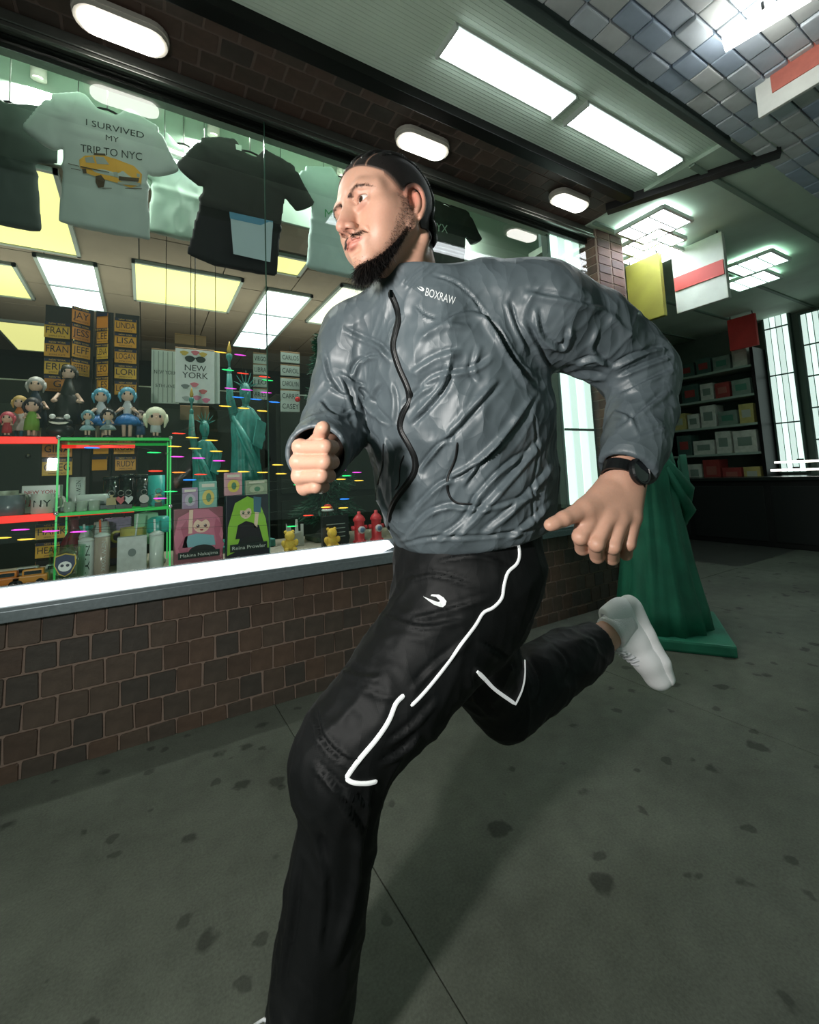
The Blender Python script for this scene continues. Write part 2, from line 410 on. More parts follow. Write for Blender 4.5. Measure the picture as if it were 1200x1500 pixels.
for r in range(6):
    for c in range(-10, 31):
        x = .028 + TW * (c + (.5 if r % 2 else 0)) + .0; z = ztop - GR - TW * (r + .5) + GR / 2
        o = bpy.data.objects.new('tile', random.choice(tile_me)); COL.objects.link(o); o.location = (x + random.uniform(-.001, .001), WY - .004 + random.uniform(-.0015, .0015), z); o.rotation_euler = (0, random.uniform(-.008, .008), 0); o.parent = wall
# half-height course meeting the sloping pavement
# ---- sill, bottom rail glare as emission, frame, panes
M_ALU = mat('sill_metal', (128, 138, 142), .42, .55, noise=.12, nscale=60, bump=.1); M_DARKM = mat('dark_metal', (24, 26, 25), .45, .6); M_RAIL = mat('rail_metal', (120, 124, 118), .35, .8, noise=.1, nscale=8)
win = struct(box('window_1', (.9, WY + .015, .610), (4.6, .15, .055), M_ALU, None, .004)); win['label'] = 'shop window with metal sill and top rail'
box('sill_lip', (.9, WY - .052, .600), (4.6, .018, .042), M_ALU, win, .003)
bar = thing('glowing_rail', 'long white bottom rail of the shop window, its glare given as glow', 'light', (0.14, WY - .02, .64))
prism('diffuser', [(-1.1 - .14, 0), (1.125 - .14, 0), (1.195 - .14, .020), (1.165 - .14, .056), (-1.1 - .14, .056)], .028, ((0, -.018, 0), (1, 0, 0), (0, 0, 1), (0, 1, 0)), emat('rail_glare', (255, 255, 255), 2.6), bar)  # glare of the flash-lit bottom rail put in as emission
box('channel', (0, .022, .029), (2.5, .012, .062), M_ALU, bar)
box('window_rail', (.9, WY + .0, 3.00), (4.6, .07, .055), M_RAIL, win, .006); box('window_rail', (.9, WY - .03, 2.955), (4.6, .02, .02), M_RAIL, win, .003); box('window_rail', (.9, WY + .05, 2.955), (4.6, .03, .05), M_DARKM, win, .003)
def glass():
    t = NT('window_glass'); t.t.nodes.remove(t.b); tr = t.n('ShaderNodeBsdfTransparent'); tr.inputs[0].default_value = (.95, .985, .965, 1); gl = t.n('ShaderNodeBsdfGlossy'); gl.inputs['Roughness'].default_value = .015; gl.inputs[0].default_value = (1, 1, 1, 1)  # slight green tint stands for the green haze reflected in the pane
    lw = t.n('ShaderNodeFresnel'); lw.inputs[0].default_value = 1.5; mr = t.n('ShaderNodeMapRange'); mr.inputs[3].default_value = .02; mr.inputs[4].default_value = .9; t.l(lw.outputs[0], mr.inputs[0])
    mx = t.n('ShaderNodeMixShader'); gm = t.n('ShaderNodeNewGeometry'); sb = t.n('ShaderNodeMath', operation='SUBTRACT'); sb.inputs[0].default_value = 1.0; t.l(gm.outputs['Backfacing'], sb.inputs[1]); ml = t.n('ShaderNodeMath', operation='MULTIPLY'); t.l(mr.outputs[0], ml.inputs[0]); t.l(sb.outputs[0], ml.inputs[1]); t.l(ml.outputs[0], mx.inputs[0]); t.l(tr.outputs[0], mx.inputs[1]); t.l(gl.outputs[0], mx.inputs[2]); t.l(mx.outputs[0], t.out.inputs[0]); return t.m
M_GLASS = glass()
JX = .533
for a, b in ((-1.4, JX - .002), (JX + .002, 3.19)): box('pane', ((a + b) / 2, WY + .012, 1.82), (b - a, .010, 2.34), M_GLASS, win)
box('pane_joint', (JX, WY + .012, 1.82), (.004, .013, 2.34), mat('glass_edge', (60, 95, 80), .3), win)
# ---- tiled soffit over the window with its round-ended lamps
sof = struct(box('ceiling', (1.0, 2.05, 3.065), (5.2, .43, .06), mat('grout_dark', (98, 85, 77), .9)))
sof_me = []
for i in range(10):
    me = tile_mesh(.142, TW - GR, 100 + i, .012); me.materials.append(mat('soffit_tile_%d' % (i % 3), [(70, 59, 51), (60, 53, 47), (78, 62, 53)][i % 3], .6, noise=.25, nscale=18)); sof_me.append(me)
for r in range(4):
    for c in range(-10, 22):
        o = bpy.data.objects.new('tile', random.choice(sof_me)); COL.objects.link(o); o.location = (.05 + .150 * (c + (.5 if r % 2 else 0)), WY - .055 - TW * r, 3.034); o.rotation_euler = (math.pi / 2, 0, 0); o.parent = sof
M_LWHITE = mat('lamp_rim', (200, 196, 186), .4); M_LAMP = emat('lamp_glow', (255, 252, 244), 9.0)
def stadium(L, R, k=10): 
    return [(L / 2 + R * math.cos(a), R * math.sin(a)) for a in np.linspace(-math.pi / 2, math.pi / 2, k)] + [(-L / 2 + R * math.cos(a), R * math.sin(a)) for a in np.linspace(math.pi / 2, 3 * math.pi / 2, k)]
ovals = [((-.10, 2.075), 'oval bulkhead lamp on the dark tiled soffit above the white T-shirt'), ((1.40, 2.05), 'oval bulkhead lamp on the dark tiled soffit above the runner\'s head'), ((2.66, 2.03), 'oval bulkhead lamp on the dark tiled soffit beside the brick column')]
for (x, y), lab in ovals:
    o = thing('bulkhead_lamp', lab, 'lamp', (x, y, 3.022), 'oval lamps along the tiled soffit')
    prism('lamp_base', stadium(.20, .078), .022, ((0, 0, -.022), (1, 0, 0), (0, 1, 0), (0, 0, 1)), M_LWHITE, o)
    prism('lamp_rim', stadium(.20, .072), .020, ((0, 0, -.042), (1, 0, 0), (0, 1, 0), (0, 0, 1)), M_LWHITE, o)
    prism('diffuser', stadium(.19, .052), .022, ((0, 0, -.058), (1, 0, 0), (0, 1, 0), (0, 0, 1)), M_LAMP, o)
struct(box('trim_1', (.85, 1.815, 3.035), (4.4, .075, .10), M_DARKM, None, .004))
# ---- green ribbed soffit with strip lamps
M_GRN = mat('green_ribbed', (206, 226, 208), .55, noise=.06, nscale=6)
bm = bmesh.new(); yy = np.linspace(1.78, 1.20, 30); n = len(yy)
prof = []
for i in range(n - 1):
    w = (yy[i + 1] - yy[i]); prof += [(yy[i], 3.050), (yy[i] + w * .5, 3.050), (yy[i] + w * .55, 3.058), (yy[i] + w * .95, 3.058)]
xe = lambda y: 3.05 + (1.85 - y) * .50
L = [[bm.verts.new((x if k < 1 else xe(y), y, z)) for k, x in enumerate((-1.8, 0))] for y, z in prof]
for a, b in zip(L[:-1], L[1:]): bm.faces.new((a[0], a[1], b[1], b[0]))
g = obj('ceiling', bm, M_GRN); struct(g); m = g.modifiers.new('s', 'SOLIDIFY'); m.thickness = .006; m.offset = 1
struct(box('trim_2', (.8, 1.185, 3.03), (5.4, .035, .08), mat('soffit_edge', (72, 84, 80), .5, .3), None, .004))
M_TUBE = emat('strip_glow', (246, 252, 255), 7.0); M_TRAY = mat('strip_tray', (205, 215, 208), .4)
for x0, x1, lab in ((1.17, 1.98, 'white strip lamp on the green ribbed soffit, the one nearer the street end'), (2.06, 3.02, 'white strip lamp on the green ribbed soffit beside the dark beam')):
    o = thing('strip_lamp', lab, 'lamp', ((x0 + x1) / 2, 1.49, 3.05), 'strip lamps on the green soffit'); w = x1 - x0
    box('tray', (0, 0, -.008), (w, .17, .016), M_TRAY, o, .003)
    for k in (-1, 0, 1): box('lamp_tube', (0, k * .052, -.024), (w - .03, .030, .016), M_TUBE, o, .004)
    for k in (-1, 1): box('end_cap', (k * (w / 2 - .008), 0, -.020), (.014, .17, .030), M_TRAY, o, .002)
# dark beam closing the soffit, set on the skew
a, b = np.array([3.02, 1.98]), np.array([3.47, 1.05]); d = (b - a) / np.linalg.norm(b - a); ang = math.atan2(d[1], d[0])
struct(box('trim_3', (*((a + b) / 2), 3.035), (np.linalg.norm(b - a), .075, .12), mat('beam_black', (16, 18, 17), .6), None, .004, Matrix.Rotation(ang, 3, 'Z')))
# brick pier at the end of the window
pier = struct(box('wall_pier', (3.38, 2.42, 1.52), (.36, .40, 3.04), M_GROUT))
pm = []
for i in range(6):
    me = tile_mesh(.20, .066, 200 + i, .012); me.materials.append(mat('pier_brick_%d' % (i % 3), [(92, 64, 52), (78, 56, 47), (100, 72, 58)][i % 3], .7, noise=.25, nscale=20, bump=.3)); pm.append(me)
for r in range(40):
    for k in range(2):
        off = .0 if r % 2 else .0; x = 3.38 - .088 + .176 * k
        me = pm[(r * 2 + k) % 6]; o = bpy.data.objects.new('brick', me); COL.objects.link(o); o.location = (x, 2.216, .045 + .0755 * r); o.scale = (.80, 1, 1); o.parent = pier
        o = bpy.data.objects.new('brick', me); COL.objects.link(o); o.location = (3.196, 2.32 + .2 * k, .045 + .0755 * r); o.scale = (.90, 1, 1); o.rotation_euler = (0, 0, -math.pi / 2); o.parent = pier

# ---- inside of the shop
M_SHC = mat('shop_ceiling', (128, 120, 104), .9, noise=.08, nscale=5); M_SHW = mat('shop_wall', (30, 40, 34), .85, noise=.3, nscale=3)
shc = struct(box('ceiling', (.75, 5.18, 2.86), (5.3, 4.6, .1), mat('ceiling_grid', (60, 58, 52), .7)))
bm = bmesh.new(); bm_box(bm, (0, 0, 0), (.592, .592, .02), .003); tme = bpy.data.meshes.new('ceiling_panel'); bm.to_mesh(tme); bm.free(); tme.materials.append(M_SHC)
for i in range(9):
    for j in range(7):
        o = bpy.data.objects.new('panel', tme); COL.objects.link(o); o.location = (-1.55 + .6 * i, 3.17 + .6 * j, 2.80); o.parent = shc
struct(box('wall_back', (.6, 7.5, 1.4), (5.0, .1, 3.0), M_SHW)); struct(box('wall_left', (-1.9, 4.9, 1.4), (.1, 5.4, 3.0), M_SHW)); struct(box('wall_right', (3.40, 4.95, 1.4), (.08, 4.6, 3.0), M_SHW))
struct(box('floor', (.6, 5.0, -.02), (5, 5.2, .04), mat('shop_inner_floor', (176, 168, 150), .6)))
struct(box('trim_4', (.6, 2.66, .65), (4.7, .74, .04), mat('display_deck', (150, 146, 130), .5, noise=.1, nscale=20), None, .004))
struct(box('wall_display', (.6, 3.02, .31), (4.7, .03, .62), M_SHW))
M_SOFREFL = mat('soffit_reflection_green', (150, 170, 154), .75, noise=.10, nscale=3)  # pale green stands for the ribbed soffit's reflection in the window glass
struct(box('wall_header', (.8, 2.36, 3.20), (4.9, .06, .52), M_SOFREFL)); struct(box('ceiling', (.8, 2.61, 3.46), (4.9, .56, .05), M_SOFREFL)); struct(box('wall_reflection_board', (.8, 2.875, 3.12), (4.9, .025, .66), M_SOFREFL))  # boards added behind the window top to carry that reflection as colour
def troffer(x0, x1, y0, y1, rgb, e, lab, bars=2, z=2.79):
    o = thing('ceiling_light', lab, 'ceiling light', ((x0 + x1) / 2, (y0 + y1) / 2, z), 'ceiling lights inside the shop'); w, h = x1 - x0, y1 - y0
    box('light_panel', (0, 0, -.012), (w - .04, h - .04, .012), emat('panel_%d_%d_%d_%d' % (*rgb, int(e * 10)), rgb, e), o)
    bm = bmesh.new()
    for s in (-1, 1): bm_box(bm, (s * (w / 2 - .012), 0, -.012), (.024, h, .03)); bm_box(bm, (0, s * (h / 2 - .012), -.012), (w, .024, .03))
    obj('frame', bm, mat('troffer_frame', (150, 165, 158), .5), o)
    for k in range(bars): box('louvre', (0, -h / 2 + h * (k + 1) / (bars + 1), -.024), (w - .03, .018, .014), mat('louvre_grey', (120, 130, 126), .5), o)
    return o
COOL, WARM = (232, 244, 250), (240, 233, 150)
troffer(.92, 1.36, 3.95, 5.85, COOL, 3.0, 'cool white ceiling light with cross bars, seen left of the runner\'s shoulder')
troffer(-.72, -.33, 4.05, 5.15, COOL, 3.0, 'cool white ceiling light with cross bars, seen below the white T-shirt', 1)
troffer(-.10, .72, 3.86, 4.70, WARM, .74, 'wide pale yellow ceiling light, seen between the two cool white ones', 0)
troffer(1.50, 1.98, 3.60, 4.65, (240, 240, 222), .74, 'creamy white ceiling light, seen beside the runner\'s shoulder', 0)
troffer(-1.15, -.42, 2.90, 3.96, WARM, .74, 'yellow ceiling light behind the left side of the white T-shirt', 0)
troffer(-1.4, -.86, 4.30, 5.05, WARM, .74, 'yellow ceiling light cut by the left edge, above the name plates', 0)
troffer(-1.35, -.68, 5.8, 6.95, WARM, .74, 'farthest yellow ceiling light at the left, low over the name plates', 0)
troffer(.45, 1.12, 3.28, 3.60, WARM, .74, 'narrow yellow ceiling light under the black T-shirt', 0)
troffer(1.14, 1.72, 2.66, 3.22, WARM, .74, 'yellow ceiling light beside the runner\'s face', 1)
troffer(2.0, 2.55, 2.75, 3.3, COOL, 1.3, 'cool ceiling light seen behind the runner\'s braids', 1)
# added cabinets whose unseen lamps are put in to wash the ceiling
for i, x in enumerate((-.9, .35, 1.6)):
    o = thing('fill_light_cabinet', ['left', 'middle', 'right'][i] + ' added dark cabinet holding an unseen fill light, behind the window goods', 'cabinet', (x, 4.3, 0), 'added fill light cabinets inside the shop'); box('cabinet_body', (0, 0, .92), (1.15, .45, 1.84), mat('cabinet_dark', (34, 44, 38), .7), o, .006)
    for k in range(4): box('drawer', ((k % 2 - .5) * .56, -.232, .5 + .8 * (k // 2)), (.52, .014, .74), mat('cabinet_front', (44, 56, 48), .6), o, .004); ball('knob', ((k % 2 - .5) * .40, -.248, .5 + .8 * (k // 2)), .016, M_RAIL, o, 8, 6)
    box('fill_light_tray', (0, .02, 1.862), (.9, .20, .03), M_TRAY, o)
    l = bpy.data.lights.new('fill_uplight', 'AREA'); l.shape = 'RECTANGLE'; l.size = .85; l.size_y = .15; l.energy = 7; l.color = (1.0, .95, .82); q = bpy.data.objects.new('fill_uplight', l); COL.objects.link(q); q.location = (0, .02, 1.90); q.rotation_euler = (math.pi, 0, 0); q.parent = o  # added upward fill light, hidden from view
# bare tubes hung inside the window head
def tubelight(p, q, Y, lab, r=.012, n=1):
    a, b = on_plane(*p, 1, Y), on_plane(*q, 1, Y); o = thing('tube_light', lab, 'light', (a + b) / 2, 'bare tube lights inside the window'); c = (a + b) / 2
    for k in range(n):
        dz = np.array([0, 0, -.055 * k]); tube('lamp_tube', [a - c + dz, b - c + dz], r, emat('tube_glow', (240, 250, 255), 3.0), o, 8)
        for e in (a, b): box('tube_cap', e - c + dz, (.02, .03, .03), M_LWHITE, o)
    for e in (a * .9 + b * .1, a * .1 + b * .9): tube('hanging_wire', [e - c + np.array([0, .03, .02]), np.array([(e - c)[0], .03, 3.43 - c[2]])], .002, M_DARKM, o, 5)
    box('tube_batten', np.array([0, .03, .02]) , (abs(b - a)[0], .02, .03), M_LWHITE, o, 0, Matrix.Rotation(-math.atan2((b - a)[2], (b - a)[0]), 3, 'Y'))
tubelight((-30, 140), (126, 198), 2.72, 'thick white tube light beside the left sleeve of the white T-shirt', .03)
tubelight((234, 214), (307, 242), 2.75, 'pair of thin tube lights between the white and the black T-shirt', .009, 2)
tubelight((405, 265), (485, 287), 2.75, 'pair of thin tube lights in front of the runner\'s forehead', .008, 2)
# ------------------------------------------------------------------ the runner: one continuous body (sculpted in camera axes, metres)
HM = np.array([[0.64457491, -0.75283382, -0.13328325], [-0.16497188, 0.0332683, -0.98573703], [-0.74653028, -0.65736935, 0.1027525]])
HT = np.array([-0.04497821, -0.40859059, 0.86447322])
_a = math.radians(-3.0); _RZ = np.array([[math.cos(_a), -math.sin(_a), 0], [math.sin(_a), math.cos(_a), 0], [0, 0, 1]])
HT = HT + np.array([.002, -.002, 0])
HM = _RZ @ HM
def hp(*p): return HM @ np.array(p[0] if len(p) == 1 else p, float) + HT     # head axes (his left, forward, up) -> camera axes
def rotl(ax, deg):
    a = math.radians(deg); c, s = math.cos(a), math.sin(a); i, j = [(1, 2), (2, 0), (0, 1)][ax]; M = np.eye(3); M[i, i] = c; M[i, j] = s; M[j, i] = -s; M[j, j] = c; return M
HR = HM.T
SHOE_ANKLE = cpt(893, 932, 1.36)
# joints of arms and hands
R_SH, R_EL, R_WR = cpt(520, 500, .97), cpt(488, 640, .93), cpt(462, 676, .775)
L_SH, L_EL, L_WR = cpt(790, 465, .87), cpt(945, 545, .93), cpt(911, 700, .80)
NECK, CHEST, WAIST, PELV = cpt(603, 425, .895), cpt(640, 560, .93), cpt(658, 720, .96), cpt(680, 835, .98)
LAT = _n(cpt(800, 445, .86) - cpt(515, 470, .98))
L_HIP, L_KN, L_AN = cpt(715, 860, .94), cpt(498, 1105, .80), cpt(452, 1478, .80)
R_HIP, R_KN, R_AN = cpt(648, 860, 1.02), cpt(735, 1045, 1.14), cpt(888, 932, 1.36)

def build_body():
    xr = (-0.46, 0.68); yr = (-0.56, 1.10); zr = (0.58, 1.62)
    xs = grid_axis(xr[0], xr[1], .012, [(-.185, .055, .0013), (-.19, -.09, .0016), (.215, .42, .0020)])
    ys = grid_axis(yr[0], yr[1], .012, [(-.545, -.28, .0013), (-.03, .13, .0017), (.13, .25, .0020), (.56, .67, .006)])
    zs = grid_axis(zr[0], zr[1], .012, [(.62, .80, .0018), (.74, .93, .0013), (.93, .99, .0025), (1.30, 1.42, .007)])
    S = Sculpt(xs, ys, zs)
    # trunk and limbs
    S.swept([PELV, WAIST, CHEST], [(.145, .09), (.125, .08), (.145, .085)], LAT, k=.03)
    S.swept([CHEST, CHEST * .35 + NECK * .65], [(.145, .085), (.095, .055)], LAT, k=.03)
    S.chain([NECK * .8 + CHEST * .2, R_SH], [.046, .05], k=.03); S.chain([NECK * .8 + CHEST * .2, L_SH], [.046, .05], k=.03)
    S.chain([R_SH, R_EL, R_WR], [.052, .042, .029], k=.03)
    S.chain([L_SH, L_EL, L_WR], [.052, .042, .029], k=.03)
    S.chain([L_HIP, L_KN, L_AN], [.085, .055, .042], k=.04)
    S.chain([R_HIP, R_KN, R_AN], [.085, .055, .040], k=.04)
    # feet inside the shoes
    S.cone(R_AN, cpt(915, 912, 1.385), .036, .030, k=.02)
    S.cone(L_AN, L_AN + RW.T @ np.array([-.085, -.027, -.045]), .034, .026, k=.015)
    # neck
    S.cone(hp(0, -.034, -.03), NECK + np.array([.004, .004, .004]), .050, .056, k=.022)
    S.cone(hp(.055, -.03, -.06), NECK + np.array([-.012, .0, -.045]), .014, .012, k=.02)       # sternomastoid
    S.cone(hp(-.055, -.03, -.06), NECK + np.array([-.035, .0, -.04]), .014, .012, k=.02)
    # skull
    S.ell(hp(0, -.010, .040), (.0745, .095, .083), HR, k=.02)
    S.ell(hp(0, .025, .032), (.073, .064, .060), HR, k=.02)
    S.ell(hp(0, .028, -.030), (.060, .054, .080), HR, k=.03)
    for s in (1, -1):
        S.ell(hp(s * .049, .050, -.022), (.019, .022, .017), HR, k=.026)                        # cheekbone
        S.cone(hp(s * .065, .008, -.02), hp(s * .051, .052, -.020), .010, .012, k=.022)           # zygomatic arch
        S.cone(hp(s * .049, .012, -.042), hp(s * .015, .069, -.095), .014, .014, k=.024)       # jaw
        S.cone(hp(s * .060, .010, -.02), hp(s * .050, .012, -.042), .012, .014, k=.022)
        S.ell(hp(s * .046, .032, -.044), (.015, .028, .030), rotl(2, 8 * s) @ HR, k=.03)        # flat of the cheek
        S.cone(hp(s * .012, .0855, .0165), hp(s * .036, .0795, .020), .0075, .0075, k=.016)     # brow ridge
        S.cone(hp(s * .036, .0795, .020), hp(s * .056, .063, .016), .0078, .0075, k=.020)
        S.ell(hp(s * .034, .060, -.055), (.020, .018, .024), HR, k=.024)                        # cheek
    S.ell(hp(0, .036, -.066), (.042, .042, .026), HR, k=.022)
    S.ell(hp(0, .075, -.099), (.019, .016, .016), HR, k=.018)                                   # chin
    S.ell(hp(0, .081, -.067), (.028, .015, .020), HR, k=.018)                                   # muzzle
    # eye sockets
    for s in (1, -1):
        S.ell(hp(s * .033, .096, -.002), (.018, .017, .0115), HR, k=.010, mode='sub')
        S.ell(hp(s * .018, .095, .004), (.008, .011, .010), HR, k=.008, mode='sub')
    # nose
    S.cone(hp(0, .0845, .012), hp(0, .1110, -.036), .0078, .0080, k=.011)
    S.cone(hp(0, .085, -.006), hp(0, .098, -.038), .0112, .0125, k=.012)
    S.ell(hp(0, .1130, -.0425), (.0092, .0092, .0084), HR, k=.007)
    for s in (1, -1):
        S.ell(hp(s * .0122, .0990, -.0445), (.0068, .0110, .0072), HR, k=.005)
        S.ell(hp(s * .0090, .1030, -.0530), (.0046, .0088, .0070), rotl(2, 15 * s) @ HR, k=.0014, mode='sub')
    S.cone(hp(0, .110, -.0485), hp(0, .094, -.0530), .0034, .0045, k=.004)
    # lids over the eyeballs
    for s in (1, -1):
        S.ell(hp(s * .032, .0735, -.001), (.0150, .0140, .0142), HR, k=.005)
        S.chain([hp(s * .019, .0845, .0075), hp(s * .032, .0855, .0100), hp(s * .046, .074, .0065)], [.0030, .0034, .0032], k=.004)     # fold above the lid
        S.cone(hp(s * .020, .084, -.0095), hp(s * .042, .079, -.0085), .0035, .003, k=.008)
        ro = rotl(1, -5 * s) @ HR
        S.ell(hp(s * .0325, .088, -.0012), (.0142, .030, .0062), ro, k=.0010, mode='sub')
    # lips
    for s in (1, -1):
        S.chain([hp(0, .0970, -.0640), hp(s * .006, .0963, -.0635), hp(s * .029, .0815, -.0695)], [.0034, .0036, .0024], k=.006)
        S.cone(hp(.0, .0940, -.0742), hp(s * .024, .0830, -.0725), .0048, .0030, k=.007)
        S.chain([hp(0, .1010, -.0690), hp(s * .012, .0965, -.0690), hp(s * .030, .0832, -.0712)], [.0020, .0022, .0018], k=.0010, mode='sub')
    S.cone(hp(-.010, .095, -.0840), hp(.010, .095, -.0840), .004, .004, k=.007, mode='sub')
    for s in (1, -1): S.chain([hp(s * .0225, .0900, -.0440), hp(s * .030, .0830, -.0560), hp(s * .0345, .0760, -.0680)], [.0022, .0030, .0022], k=.008, mode='sub')
    # ears
    for s in (1, -1):
        er = rotl(2, 20 * s) @ rotl(0, 12) @ HR
        c0 = np.array([s * .0740, .003, -.0185])
        S.ell(hp(c0), (.0055, .0185, .038), er, k=.008)
        E = lambda u, v, w=0.0: hp(c0) + er.T @ np.array([s * w, 1.08 * u, 1.16 * v])
        rim = spline([(.009, -.001, .003), (.0125, .012, .005), (.010, .026, .006), (-.002, .0350, .007), (-.0135, .029, .007), (-.0185, .012, .006), (-.0175, -.004, .005), (-.012, -.019, .004)], 4)
        S.chain([E(*q) for q in rim], [.0036] * len(rim), k=.003)
        S.ell(E(.003, -.0310, .001), (.005, .0095, .0115), er, k=.006)
        S.ell(E(.001, .006, .0085), (.0075, .0100, .021), er, k=.003, mode='sub')
        S.ell(E(-.001, .021, .0080), (.0035, .0070, .0060), er, k=.003, mode='sub')
        S.ell(E(.004, -.005, .004), (.006, .0045, .007), er, k=.003, mode='sub')
        S.ell(E(.0115, -.006, .003), (.004, .004, .006), er, k=.003)
        S.chain([E(q[0], q[1], .0060) for q in spline([(-.006, .021), (-.0095, .010), (-.009, -.002), (-.005, -.012)], 3)], [.0036] * 10, k=.003)
    # right fist, thumb on top, driven towards the viewer
    mcp = [cpt(441, 655, .703), cpt(438, 677, .700), cpt(440, 698, .702), cpt(447, 715, .710)]
    pip = [cpt(477, 655, .676), cpt(476, 677, .672), cpt(472, 697, .676), cpt(464, 713, .688)]
    dip = [cpt(487, 655, .706), cpt(487, 677, .704), cpt(482, 697, .707), cpt(474, 713, .716)]
    tip = [cpt(470, 656, .722), cpt(470, 677, .722), cpt(468, 697, .722), cpt(463, 711, .726)]
    rr = [.0112, .0116, .0110, .0098]
    for i in range(4):
        S.chain([R_WR + np.array([0, (i - 1.5) * .008, 0]), mcp[i]], [.024, .0125], k=.012)
    S.ell(cpt(455, 685, .735), (.026, .034, .040), k=.012)
    for i in range(4):
        S.chain([mcp[i], pip[i], dip[i], tip[i]], [rr[i] * 1.06, rr[i] * .98, rr[i] * .92, rr[i] * .85], k=.0035)
        S.ell(mcp[i] + np.array([-.002, -.001, -.002]), (rr[i] * 1.05,) * 3, k=.004)
    S.chain([cpt(470, 672, .765), cpt(467, 648, .722), cpt(471, 634, .690), cpt(474, 627, .676)], [.020, .0148, .0108, .0104], k=.010)
    S.ell(cpt(472.5, 629, .682), (.0105, .0115, .0100), k=.005)
    # left hand, back of the hand towards the viewer, fingers folded under
    mcp = [cpt(850, 786, .752), cpt(874, 796, .745), cpt(898, 800, .752), cpt(920, 796, .766)]
    pip = [cpt(853, 803, .782), cpt(875, 815, .778), cpt(897, 818, .784), cpt(917, 812, .794)]
    dip = [cpt(862, 795, .806), cpt(881, 804, .805), cpt(899, 806, .808), cpt(915, 801, .812)]
    tip = [cpt(868, 780, .800), cpt(884, 787, .800), cpt(899, 789, .802), cpt(913, 787, .806)]
    rr = [.0118, .0118, .0112, .0102]
    wr = [L_WR + np.array([.014 * (i - 1.5), 0.012, -.004 + .003 * abs(i - 1.5)]) for i in range(4)]
    for i in range(4):
        S.chain([wr[i], (wr[i] * .45 + mcp[i] * .55) + np.array([0, 0, -.002]), mcp[i]], [.0215, .0175, .0128], k=.014)
    S.ell(cpt(886, 750, .782), (.034, .046, .017), rotl(2, 10), k=.012)
    for i in range(4):
        S.chain([mcp[i], pip[i], dip[i], tip[i]], [rr[i] * 1.05, rr[i], rr[i] * .92, rr[i] * .85], k=.004)
        S.ell(mcp[i] + np.array([0, .001, -.002]), (rr[i] * 1.03,) * 3, k=.004)
        S.cone(wr[i] * .3 + mcp[i] * .7 + np.array([0, 0, -.0125]), mcp[i] + np.array([0, 0, -.009]), .0028, .0042, k=.006)
    S.chain([cpt(888, 722, .790), cpt(856, 746, .762), cpt(826, 760, .742), cpt(806, 769, .735)], [.022, .0170, .0122, .0100], k=.013)
    S.ell(cpt(812, 767, .736), (.0135, .0100, .0105), rotl(2, -24), k=.005)
    S.cone(cpt(862, 745, .768), cpt(856, 772, .762), .014, .012, k=.015)
    return S.mesh()
BV, BF = build_body()
BN = vnormals(BV, BF)
HL = (BV - HT) @ HM                                     # head-axis coordinates of every vertex
# where hair, whiskers and lips are (in head axes)
def hair_mask(H):
    x, y, z = np.abs(H[:, 0]), H[:, 1], H[:, 2]
    zl = np.where(x < .09, .0725 - 7.0 * x * x, np.where(y > .050, .5, 9))                         # straight hairline over the brow
    front = smoothstep(-.0032, .0026, z - zl)
    zs = np.interp(y, [-.05, -.006, .010, .024, .038, .0515, .0530], [-.01, .010, -.002, .002, .016, .030, .2])   # square temple, then down to the ear
    side = smoothstep(-.002, .003 , z - zs) * np.clip(.30 + (z - zs) / .024, 0, 1) * (x > .038)
    back = smoothstep(0, .006, -.026 - y) * smoothstep(-.078, -.060, z)
    return np.clip(np.maximum.reduce([front, side * (y > -.05), back, (y < .040) * smoothstep(.036, .046, z)]), 0, 1) * (z > -.12)
def beard_mask(H, lift=0.0):
    x, y, z = np.abs(H[:, 0]), H[:, 1], H[:, 2]
    up = np.interp(y, [-.02, .005, .020, .034, .047, .060, .075, .095], [-.026, -.034, -.053, -.073, -.088, -.099, -.108, -.111]) + lift * smoothstep(.070, .030, y)
    low = np.interp(y, [-.01, .012, .03, .05, .075], [-.040, -.056, -.084, -.118, -.15])
    return smoothstep(-.004 - lift * .3, .004 + lift * .3, up - z) * smoothstep(-.010, .004, y - .012) * smoothstep(-.006, .004, z - low) * (z < .0)
def stubble_mask(H):
    y, z = H[:, 1], H[:, 2]
    burn = smoothstep(.014, .020, y) * smoothstep(.036, .030, y) * smoothstep(-.06, -.03, z) * smoothstep(.012, -.01, z) * (np.abs(H[:, 0]) > .05)
    return np.clip(beard_mask(H, .042) * .8 + burn * .6 * (z > -.05), 0, 1)
def stache_mask(H):
    x, y, z = np.abs(H[:, 0]), H[:, 1], H[:, 2]
    return np.exp(-((z + .0575 + .22 * np.clip(x - .008, 0, 1)) / .0042) ** 2) * smoothstep(.029, .022, x) * smoothstep(.002, .007, x) * (y > .06)
def brow_mask(H):
    x, y, z = np.abs(H[:, 0]), H[:, 1], H[:, 2]
    zc = np.interp(x, [.010, .022, .036, .050, .062], [.0130, .0165, .0180, .0145, .0080]); w = np.interp(x, [.008, .014, .034, .058], [.0012, .0028, .0026, .0006])
    return np.exp(-((z - zc) / w) ** 2) * smoothstep(.008, .012, x) * smoothstep(.063, .054, x) * (y > .03)
def lip_mask(H):
    x, y, z = np.abs(H[:, 0]), H[:, 1], H[:, 2]
    top = -.0620 - .0060 * np.clip((x - .006) / .019, 0, 1) ** 1.3 + .0 ; bot = -.0800 + .0085 * np.clip(x / .026, 0, 1) ** 1.8
    return smoothstep(.0012, -.0012, z - top) * smoothstep(-.0014, .0014, z - bot) * smoothstep(.0275, .0245, x) * (y > .06)
